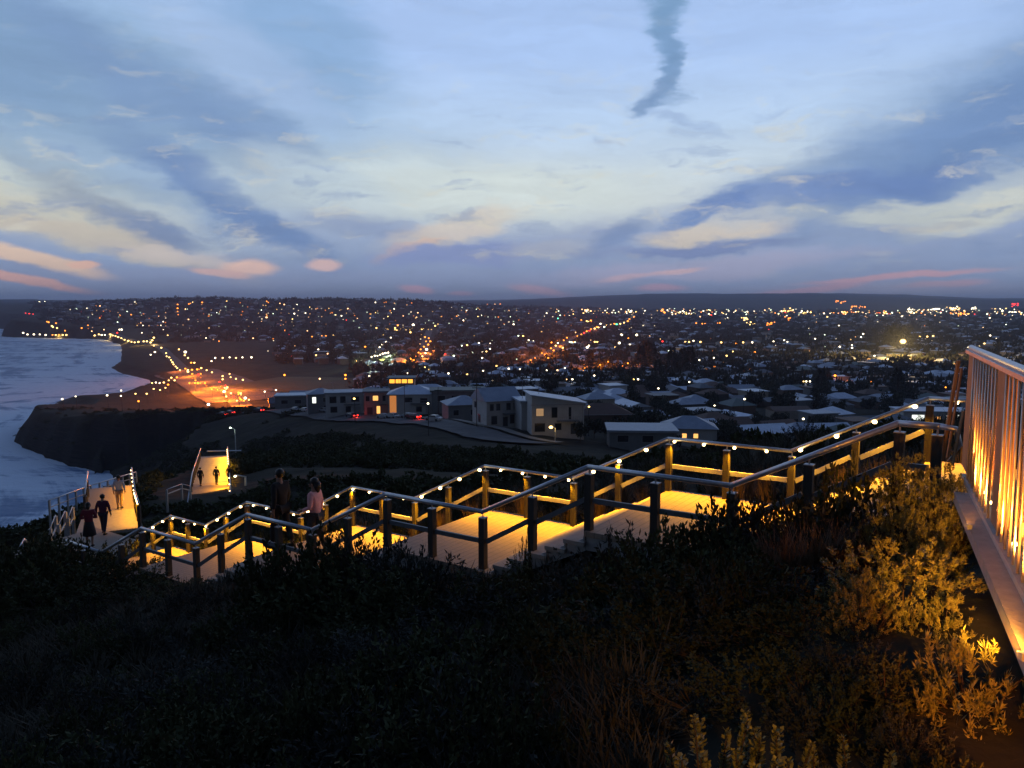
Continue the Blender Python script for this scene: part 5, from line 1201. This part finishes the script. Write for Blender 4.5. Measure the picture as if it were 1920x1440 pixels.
# rest of the lights: thousands of small ones, one object
rl = random.Random(99); m = MB()
keys = list('wgyorp'); mats_ = [LM[k] for k in keys]+[LM2[k] for k in keys]+[LM['t']]
def dot(px, py, k, dim, s, hgt=4):
    p = cast(px, py, hgt, 400 if px < 500 else 0)
    if p is None: return
    x, y, z = p
    if px < 300 and coast_sd(np.array([x]), np.array([y]))[0] < 5: return
    m.ball((x, y, z), max(.15, y*.00085*s), .8, 6, 4, keys.index(k)+(6 if dim else 0))
def wchoice(): return rl.choices(keys, [30, 20, 22, 16, 2, 22])[0]
def in_dark(px, py): return (px < 480 and py > 640) or (505 < px < 660 and 668 < py < 700) or (1180 < px < 1330 and 650 < py < 690 and rl.random() < .6)
n = 0
while n < 450:                                         # all over the town
    py = 578+(rl.random()**1.5)*128; px = rl.uniform(130, 2230)
    if py > 640 and rl.random() < .35: continue
    if px < 700 and py > 650 and rl.random() < .6: continue
    if in_dark(px, py): continue
    if px > 1040 and py > 602 and rl.random() < .35: continue
    dot(px, py, wchoice(), rl.random() < .72, rl.uniform(.5, 1.2)); n += 1
for k in range(140):                                   # on the hills to the left, up to the skyline
    px = rl.uniform(130, 1010); py = rl.uniform(566, 612); dot(px, py, rl.choice('wygppoo'), rl.random() < .86, rl.uniform(.6, 1.1))
for k in range(300):                                   # the long bright line under the far ridge on the right
    px = rl.uniform(1040, 2230) if k % 5 == 0 else rl.uniform(1250, 1930) if k % 2 else rl.uniform(1040, 1930); py = 585.5+(px-1050)*.001+rl.gauss(0, 3.4); w = rl.choices(keys, [34, 14, 28, 16, 3, 10])[0]; dot(px, py, w, rl.random() < .30, rl.uniform(.6, 1.25), 6)
for cx_, cy_, n, col, sp in [(1285, 587, 7, 'wy', 14), (1475, 583, 10, 'y', 10), (1510, 584, 10, 'wy', 12), (1590, 586, 10, 'yo', 18), (1660, 586, 9, 'o', 10), (1705, 580, 9, 'w', 8), (1712, 586, 6, 'w', 10), (1752, 580, 12, 'w', 11), (1790, 579, 22, 'wy', 13), (1795, 588, 14, 'o', 12), (1827, 579, 6, 'w', 5), (1878, 583, 5, 'w', 7), (1902, 584, 5, 'w', 8), (1905, 571, 8, 'r', 9), (1570, 566, 8, 'o', 14), (1610, 575, 8, 'o', 12), (1243, 583, 5, 'o', 4), (1398, 597, 8, 'y', 5), (1410, 606, 6, 'y', 9), (1100, 582, 9, 'p', 10), (1180, 583, 6, 'w', 8), (1320, 606, 6, 'o', 24), (1440, 606, 8, 'o', 24), (1475, 598, 4, 'o', 4)]:
    for k in range(n): dot(cx_+rl.gauss(0, sp*.6), cy_+rl.gauss(0, 1.6), rl.choice(col), False, rl.uniform(.8, 1.4), 6)
for a, b, c, s in [(74, 566, 'w', 1.3), (84, 566, 'w', 1.3), (163, 578, 'w', .9), (48, 587, 'r', .8), (55, 588, 'r', 1.0), (62, 589, 'r', .8), (188, 596, 'o', 1.3), (190, 593, 'r', 1), (225, 592, 'o', 1), (246, 590, 'o', 1), (333, 571, 'o', 1.2), (333, 578, 'o', 1.3), (333, 584, 'o', .9), (334, 590, 'o', .7), (357, 569, 'o', 1), (354, 570, 'o', 1), (379, 567, 'o', 1.2), (425, 565, 'y', 1.1), (500, 565, 'o', 1), (503, 567, 'o', .8), (533, 571, 'p', 1.1), (557, 571, 'w', .9), (306, 603, 'w', .9), (302, 610, 'w', .9), (266, 624, 'w', .9), (228, 618, 'w', 1.6), (224, 618, 'w', 1.2), (91, 604, 'o', 1.4), (97, 611, 'y', 1.3), (105, 606, 'o', 1.2), (99, 613, 'y', 1.4), (107, 615, 'y', 1.3), (88, 603, 'o', 1), (153, 615, 'o', 1.2), (165, 610, 'o', 1), (122, 620, 'o', 1.1), (130, 622, 'o', 1.2), (138, 624, 'o', 1), (172, 621, 'p', 1), (195, 618, 'p', 1), (220, 624, 'r', 1.3), (704, 567, 'w', 1), (739, 579, 'w', 1), (734, 587, 'y', 1), (585, 631, 'o', 1), (603, 630, 'o', 1.2), (611, 630, 'o', 1.2), (625, 629, 'y', 1.3), (547, 668, 'r', 1.2), (540, 664, 'p', 1)]: dot(a, b, c, False, s, 5)
for k in range(34): t_ = rl.random(); dot(345+t_*125+rl.gauss(0, 9), 693+t_*60+rl.gauss(0, 7), rl.choice('oooyr'), rl.random() < .3, rl.uniform(.9, 1.8))
for k in range(26): dot(rl.uniform(725, 810), 617+rl.gauss(0, 1.3), 'y', rl.random() < .6, .9)
tag(m.build('town_lights', mats_), kind='stuff')

# ------------------------------------------------------------------ cars
M_car = [mat('car_paint_silver', (.32, .33, .35), .35, .5), mat('car_paint_white', (.45, .45, .46), .35, .1), mat('car_paint_dark', (.03, .035, .05), .3, .3), mat('car_paint_red', (.2, .03, .03), .35, .2)]
M_glass = mat('car_glass', (.02, .022, .025), .1, spec=.7); M_rub = mat('tyre_rubber', (.02, .02, .02), .9)
def make_car(pm, lit):
    o = empty('parked_car', (0, 0, 0)); 
    prof = [(-2.2, .35), (-2.25, .75), (-1.9, .92), (-1.5, .95), (-.95, 1.42), (.55, 1.44), (1.25, .98), (2.05, .86), (2.2, .6), (2.18, .35)]
    m = MB(); vs = []; 
    for sy, inset in ((-.88, 0), (.88, 0)):
        for x, z in prof: vs.append((x, sy*(.82 if z > 1.2 else 1), z))
    n = len(prof); m.add(vs, [tuple(range(n))[::-1], tuple(range(n, 2*n))]+[(i, (i+1) % n, n+(i+1) % n, n+i) for i in range(n)]); m.build('body', pm, o)
    m = MB()
    for sy in (-1, 1): m.add([(-1.35, sy*.885, 1.0), (-.9, sy*.75, 1.36), (.5, sy*.75, 1.38), (1.1, sy*.885, 1.0)], [(0, 1, 2, 3)])
    m.add([(-1.50, -.72, .99), (-1.50, .72, .99), (-.99, .62, 1.40), (-.99, -.62, 1.40)], [(0, 1, 2, 3)]); m.add([(1.27, -.72, 1.0), (1.27, .72, 1.0), (.60, .62, 1.43), (.60, -.62, 1.43)], [(3, 2, 1, 0)]); m.build('glass', M_glass, o)
    for x in (-1.35, 1.4):
        for y in (-.84, .84):
            m = MB(); m.tube([(0, -.1, 0), (0, .1, 0)], .32, 14); w = m.build('wheel', M_rub, o); w.location = (x, y, .32)
    for y in (-.62, .62):
        m = MB(); m.box(-2.30, -2.2, y-.16, y+.16, .66, .82); m.build('tail_light', emat('tail_light_on', (1, .02, .01), 14, False) if lit else mat('tail_light_off', (.2, .01, .01), .3), o)
        m = MB(); m.box(2.12, 2.24, y-.16, y+.16, .62, .78); m.build('headlight', mat('headlight_off', (.5, .5, .5), .2), o)
    return o
CARS = {}
def car(px, D, deg, ci, lit, label, group=None):
    k = (ci, lit)
    if k not in CARS: CARS[k] = make_car(M_car[ci], lit); o = CARS[k]
    else: o = copy_tree(CARS[k])
    x, y = pos(px, D); o.location = (x, y, gz(x, y)+.50); o.rotation_euler = (0, 0, R(deg)); tag(o, label, 'car', group)
    if lit:
        l = bpy.data.lights.new('brake_glow', 'POINT'); l.energy = 220; l.color = (1, .04, .02); l.shadow_soft_size = .1; q = bpy.data.objects.new('brake_glow', l); COL.objects.link(q); q.parent = o; q.location = (-2.7, 0, .6)
    return o
car(655, 226, 135, 2, True, 'dark car with glowing red tail lights on the ridge road')
car(733, 211, 140, 1, False, 'white car parked before the wide pale roofed house'); car(716, 214, 140, 0, False, 'silver car parked right of the beige house entrance'); car(762, 206, 140, 0, False, 'silver car nearest the white car by the pale roofed house')
car(772, 203, 140, 3, True, 'red car with a tail light on behind the dark shrubs'); car(811, 187, 150, 1, False, 'white car parked alone at the bend of the ridge road')
for px, D, ci, w in [(548, 279, 0, 'silver'), (566, 271, 1, 'white'), (603, 257, 0, 'silver'), (622, 248, 1, 'white'), (586, 264, 2, 'dark')]: car(px, D, 135, ci, False, f'{w} car in the parked row left of the boxy white house', f'{w} cars in the parked row')
for px, D in [(409, 306), (423, 309), (478, 297)]: car(px, D, 150, 2, True, 'dark car with red tail lights along the crest of the headland', 'tail lit cars on the headland crest')
# a rubbish bin, white poles and the mast on the skyline
def pole_thing(name, label, cat, px, py, D, h, r=.1, arm=True):
    x, y = pos(px, D); g = gz(x, y); o = empty(name, (x, y, g)); m = MB(); m.tube([(0, 0, -.5), (0, 0, h)], [r, r*.7], 8); m.build('pole', M_post, o)
    if arm: m = MB(); m.box(-1.0, 1.0, -.06, .06, h-.9, h-.75); m.build('crossarm', M_post, o)
    tag(o, label, cat)
pole_thing('power_pole', 'timber power pole in front of the wide pale blue roof', 'power pole', 756, 0, 205, 10)
pole_thing('power_pole', 'timber power pole standing left of the steep gabled house', 'power pole', 893, 0, 172, 10)
pole_thing('power_pole', 'timber power pole beside the long dull green house', 'power pole', 820, 0, 200, 9)
x, y = pos(733, 3300); o = empty('radio_mast', (x, y, gz(x, y))); m = MB(); m.tube([(0, 0, 0), (0, 0, 34)], [2.2, .8], 6); m.build('tower', M_post, o); m = MB(); m.box(-3, 3, -1, 1, 12, 17); m.build('platform', M_post, o); tag(o, 'tiny radio mast on the skyline hill under the first pink wisp', 'mast')

# ------------------------------------------------------------------ people
M_skin = mat('skin', (.28, .15, .10), .6, c2=(.24, .13, .09), scale=9); M_hair = mat('hair_dark', (.012, .010, .009), .5, scale=60, stretch=(1, 1, .1))
def skin_obj(name, verts, edges, radii, mt, parent, root=0, sub=1):
    me = bpy.data.meshes.new(name); me.from_pydata([tuple(v) for v in verts], edges, []); me.materials.append(mt); me.update()
    o = link(name, me, parent); sk = o.modifiers.new('skin', 'SKIN'); sk.use_smooth_shade = True
    for v, r in zip(me.skin_vertices[0].data, radii): v.radius = (r, r) if isinstance(r, (int, float)) else r; v.use_root = False
    me.skin_vertices[0].data[root].use_root = True; sb = o.modifiers.new('sub', 'SUBSURF'); sb.levels = sub+1; sb.render_levels = sub+1; return o
def person(loc, rz, h, label, top, bottom, stride=.0, arm='down', hairlen=.0, skirt=False, shoes=None, hat=None, lean=0):
    o = empty('person', loc, rz); k = h/1.72; o.scale = (k, k, k); tag(o, label, 'person')      # faces -y
    s = stride
    P = dict(pel=(0, 0, .93), wst=(0, .01, 1.08), chs=(0, -.01-lean*.3, 1.30), nkb=(0, 0-lean*.5, 1.43), nk=(0, -.01-lean*.55, 1.50), hd=(0, -.02-lean*.6, 1.60), crown=(0, -.01-lean*.6, 1.68), face=(0, -.075-lean*.6, 1.585))
    for sd, q in (('l', 1), ('r', -1)):
        f = s*q; P['hip'+sd] = (.095*q, 0, .90); P['kn'+sd] = (.10*q, -.22*f-.02, .50); P['an'+sd] = (.10*q, -.30*f+.06*(f < 0), .09+.05*(f < 0)); P['to'+sd] = (.12*q, -.30*f-.15+.06*(f < 0), .04+.02*(f < 0))
        P['sh'+sd] = (.175*q, 0-lean*.4, 1.40)
        if arm == 'down': P['el'+sd] = (.245*q, .03+.10*f-lean*.3, 1.13); P['wr'+sd] = (.25*q, -.03+.16*f-lean*.3, .90)
        elif arm == 'fold': P['el'+sd] = (.26*q, -.02, 1.13); P['wr'+sd] = (.06*q, -.20, 1.12)
        else: P['el'+sd] = (.25*q, .02, 1.13); P['wr'+sd] = (.20*q, -.20, 1.05) if q > 0 else (.25*q, -.02, .90)
        w = Vector(P['wr'+sd]); e = Vector(P['el'+sd]); d = (w-e).normalized(); P['pm'+sd] = tuple(w+d*.07); 
        side = Vector((0, 1, 0)) if abs(d.y) < .7 else Vector((0, 0, 1)); acr = d.cross(Vector((q, 0, 0))); acr = acr.normalized() if acr.length > .1 else side
        for i in range(4): 
            b = w+d*.095+acr*(.033-.022*i); P[f'f{i}a'+sd] = tuple(b); P[f'f{i}b'+sd] = tuple(b+d*(.045-.006*abs(i-1.3))+Vector((-q*.012, 0, 0))); P[f'f{i}c'+sd] = tuple(b+d*(.075-.01*abs(i-1.3))+Vector((-q*.028, 0, 0)))
        P['tha'+sd] = tuple(w+d*.03+acr*.04); P['thb'+sd] = tuple(w+d*.07+acr*.06)
    names = list(P); I = {n_: i for i, n_ in enumerate(names)}
    E_ = [('pel', 'wst'), ('wst', 'chs'), ('chs', 'nkb'), ('nkb', 'nk'), ('nk', 'hd'), ('hd', 'crown'), ('hd', 'face')]
    for sd in 'lr':
        E_ += [('pel', 'hip'+sd), ('hip'+sd, 'kn'+sd), ('kn'+sd, 'an'+sd), ('an'+sd, 'to'+sd), ('chs', 'sh'+sd), ('sh'+sd, 'el'+sd), ('el'+sd, 'wr'+sd), ('wr'+sd, 'pm'+sd), ('wr'+sd, 'tha'+sd), ('tha'+sd, 'thb'+sd)]
        for i in range(4): E_ += [('pm'+sd, f'f{i}a'+sd), (f'f{i}a'+sd, f'f{i}b'+sd), (f'f{i}b'+sd, f'f{i}c'+sd)]
    rad = {'pel': (.145, .105), 'wst': (.125, .09), 'chs': (.15, .10), 'nkb': .07, 'nk': .05, 'hd': (.074, .085), 'crown': .06, 'face': .035}
    for sd in 'lr':
        rad.update({'hip'+sd: .085, 'kn'+sd: .055, 'an'+sd: .038, 'to'+sd: .032, 'sh'+sd: .055, 'el'+sd: .038, 'wr'+sd: .026, 'pm'+sd: (.036, .018), 'tha'+sd: .012, 'thb'+sd: .009})
        for i in range(4): rad.update({f'f{i}a'+sd: .010, f'f{i}b'+sd: .009, f'f{i}c'+sd: .008})
    body = skin_obj('body', [P[n_] for n_ in names], [(I[a], I[b]) for a, b in E_], [rad[n_] for n_ in names], M_skin, o)
    def part(name, seq, mt, es=None):
        ns = [a for a, _ in seq]; J = {n_: i for i, n_ in enumerate(ns)}
        return skin_obj(name, [P[n_] if isinstance(n_, str) else n_ for n_ in ns], [(J[a], J[b]) for a, b in es], [r for _, r in seq], mt, o)
    P['wrl2'] = tuple(Vector(P['wrl'])*.9+Vector(P['ell'])*.1); P['wrr2'] = tuple(Vector(P['wrr'])*.9+Vector(P['elr'])*.1); P['hem'] = (0, 0, .86)
    part('shirt', [('hem', (.165, .125)), ('wst', (.15, .115)), ('chs', (.172, .122)), ('nkb', (.085, .075)), ('shl', .078), ('shr', .078), ('ell', .056), ('elr', .056), ('wrl2', .042), ('wrr2', .042)], top,
         [('hem', 'wst'), ('wst', 'chs'), ('chs', 'nkb'), ('chs', 'shl'), ('chs', 'shr'), ('shl', 'ell'), ('shr', 'elr'), ('ell', 'wrl2'), ('elr', 'wrr2')])
    if skirt:
        m = MB(); m.tube([(0, 0, 1.0), (0, 0, .8), (0, -.02, .48)], [.15, .19, .24], 16); m.build('skirt', bottom, o, True)
    else:
        P['anl2'] = (P['anl'][0], P['anl'][1], P['anl'][2]+.05); P['anr2'] = (P['anr'][0], P['anr'][1], P['anr'][2]+.05)
        part('trousers', [('pel', (.158, .118)), ('hipl', .10), ('hipr', .10), ('knl', .070), ('knr', .070), ('anl2', .055), ('anr2', .055)], bottom, [('pel', 'hipl'), ('pel', 'hipr'), ('hipl', 'knl'), ('hipr', 'knr'), ('knl', 'anl2'), ('knr', 'anr2')])
    for sd in 'lr':
        m = MB(); a = Vector(P['an'+sd]); t = Vector(P['to'+sd]); m.tube([a+Vector((0, .05, -.03)), (a+t)/2+Vector((0, 0, -.015)), t+Vector((0, -.02, 0))], [.045, .05, .035], 8); m.build('shoe', shoes or M_rub, o, True)
    hd = Vector(P['hd']); m = MB(); m.ball((hd.x, hd.y+.022, hd.z+.045), .098, 1.05, 14, 9)
    if hairlen: m.tube([hd+Vector((0, .07, .03)), hd+Vector((0, .095, -.08)), hd+Vector((0, .10, -.08-hairlen))], [.085, .075, .03], 12)
    m.build('hair', M_hair, o, True)
    m = MB(); 
    for q in (-1, 1): m.ball((hd.x+q*.031, hd.y-.078, hd.z+.005), .011, .8, 8, 5)
    m.build('eyes', M_rub, o, True)
    m = MB(); m.tube([(hd.x, hd.y-.078, hd.z+.01), (hd.x, hd.y-.112, hd.z-.03), (hd.x, hd.y-.09, hd.z-.038)], [.008, .014, .010], 6); m.build('nose', M_skin, o, True)
    m = MB(); m.box(hd.x-.022, hd.x+.022, hd.y-.104, hd.y-.09, hd.z-.066, hd.z-.059); m.build('mouth', mat('lip', (.25, .08, .07), .5), o)
    for q in (-1, 1): m = MB(); m.ball((hd.x+q*.082, hd.y+.01, hd.z-.005), .024, 1.3, 8, 5); m.build('ear', M_skin, o, True)
    return o
def cloth(n_, c): return mat('cloth_'+n_, c, .9, c2=tuple(v*.8 for v in c), scale=12, bump=.3, bscale=60)
def deck_at(s):
    for k, (a, b, z) in enumerate(LAND):
        if s <= b:
            if s >= a: return z
            pb, pz = LAND[k-1][1], LAND[k-1][2]; nr = 6; i = min(nr-1, int((s-pb)/((a-pb)/nr))); return pz-(pz-z)/nr*(i+1)
    return LAND[-1][2]
def on_walk(s, n): p = SN(s, n, 0); return (p[0], p[1], H+deck_at(s))
away = math.atan2(DD[1], DD[0])+math.pi/2        # facing down the walk (-y of the figure along DD)
person(on_walk(13.75, 12.0), away+.35, 1.86, 'person in a pink shirt and dark trousers seen from behind on the stairway', cloth('pink', (.85, .40, .39)), cloth('charcoal', (.06, .05, .05)), .35, 'bend', .10)
person(on_walk(14.85, 11.9), away+.1, 1.95, 'tall person all in black walking left of the person in the pink shirt', cloth('black', (.012, .012, .014)), cloth('black', (.012, .012, .014)), .5)
x0 = px3(162, 1010, 29.0); 
def stand(px, D, z): p = px3(px, 900, D); return (p[0], p[1], H+z)
person(stand(162, 28.4, -9.03), math.pi+.35, 1.72, 'person in a dark red top and long dark skirt on the lower boardwalk', cloth('dark_red', (.14, .018, .035)), cloth('dark_skirt', (.02, .015, .02)), .2, 'fold', .05, skirt=True)
person(stand(190, 30.2, -9.1), math.pi+.1, 1.66, 'person in a purple top and bare legs walking beside the one in dark red', cloth('plum', (.08, .02, .05)), cloth('navy', (.02, .02, .04)), .5, 'down', .0)
person(stand(222, 38.2, -10.16), math.pi+.2, 1.74, 'person in a pale blue white shirt at the top of the yellow lit steps', cloth('pale_blue', (.42, .45, .55)), cloth('sand', (.30, .20, .14)), .2, 'down', .0)
for px, w in ((376, 'leftmost of the three people dark against the far lit stairs'), (406, 'middle one of the three people dark against the far lit stairs'), (430, 'rightmost of the three people dark against the far lit stairs')):
    person(stand(px, 69.5+.5*(px-400)/30, -16.25), math.pi+.1*(px-400)/30, 1.72, w, cloth('black', (.012, .012, .014)), cloth('black', (.012, .012, .014)), .4, 'down')
# ------------------------------------------------------------------ haze: the damp sea air that turns the far hills blue
m = MB(); m.box(-19000, 19000, -19000, 19000, -8, 330)
hm = bpy.data.materials.new('haze_air'); hm.use_nodes = True; nt = hm.node_tree; nt.nodes.clear()
v = nt.nodes.new('ShaderNodeVolumePrincipled'); v.inputs['Color'].default_value = (.62, .74, 1, 1); v.inputs['Density'].default_value = HAZE; v.inputs['Anisotropy'].default_value = .2
o_ = nt.nodes.new('ShaderNodeOutputMaterial'); nt.links.new(v.outputs[0], o_.inputs['Volume'])
tag(m.build('haze', hm), kind='stuff')
SC.cycles.volume_bounces = 0
#@@PART6
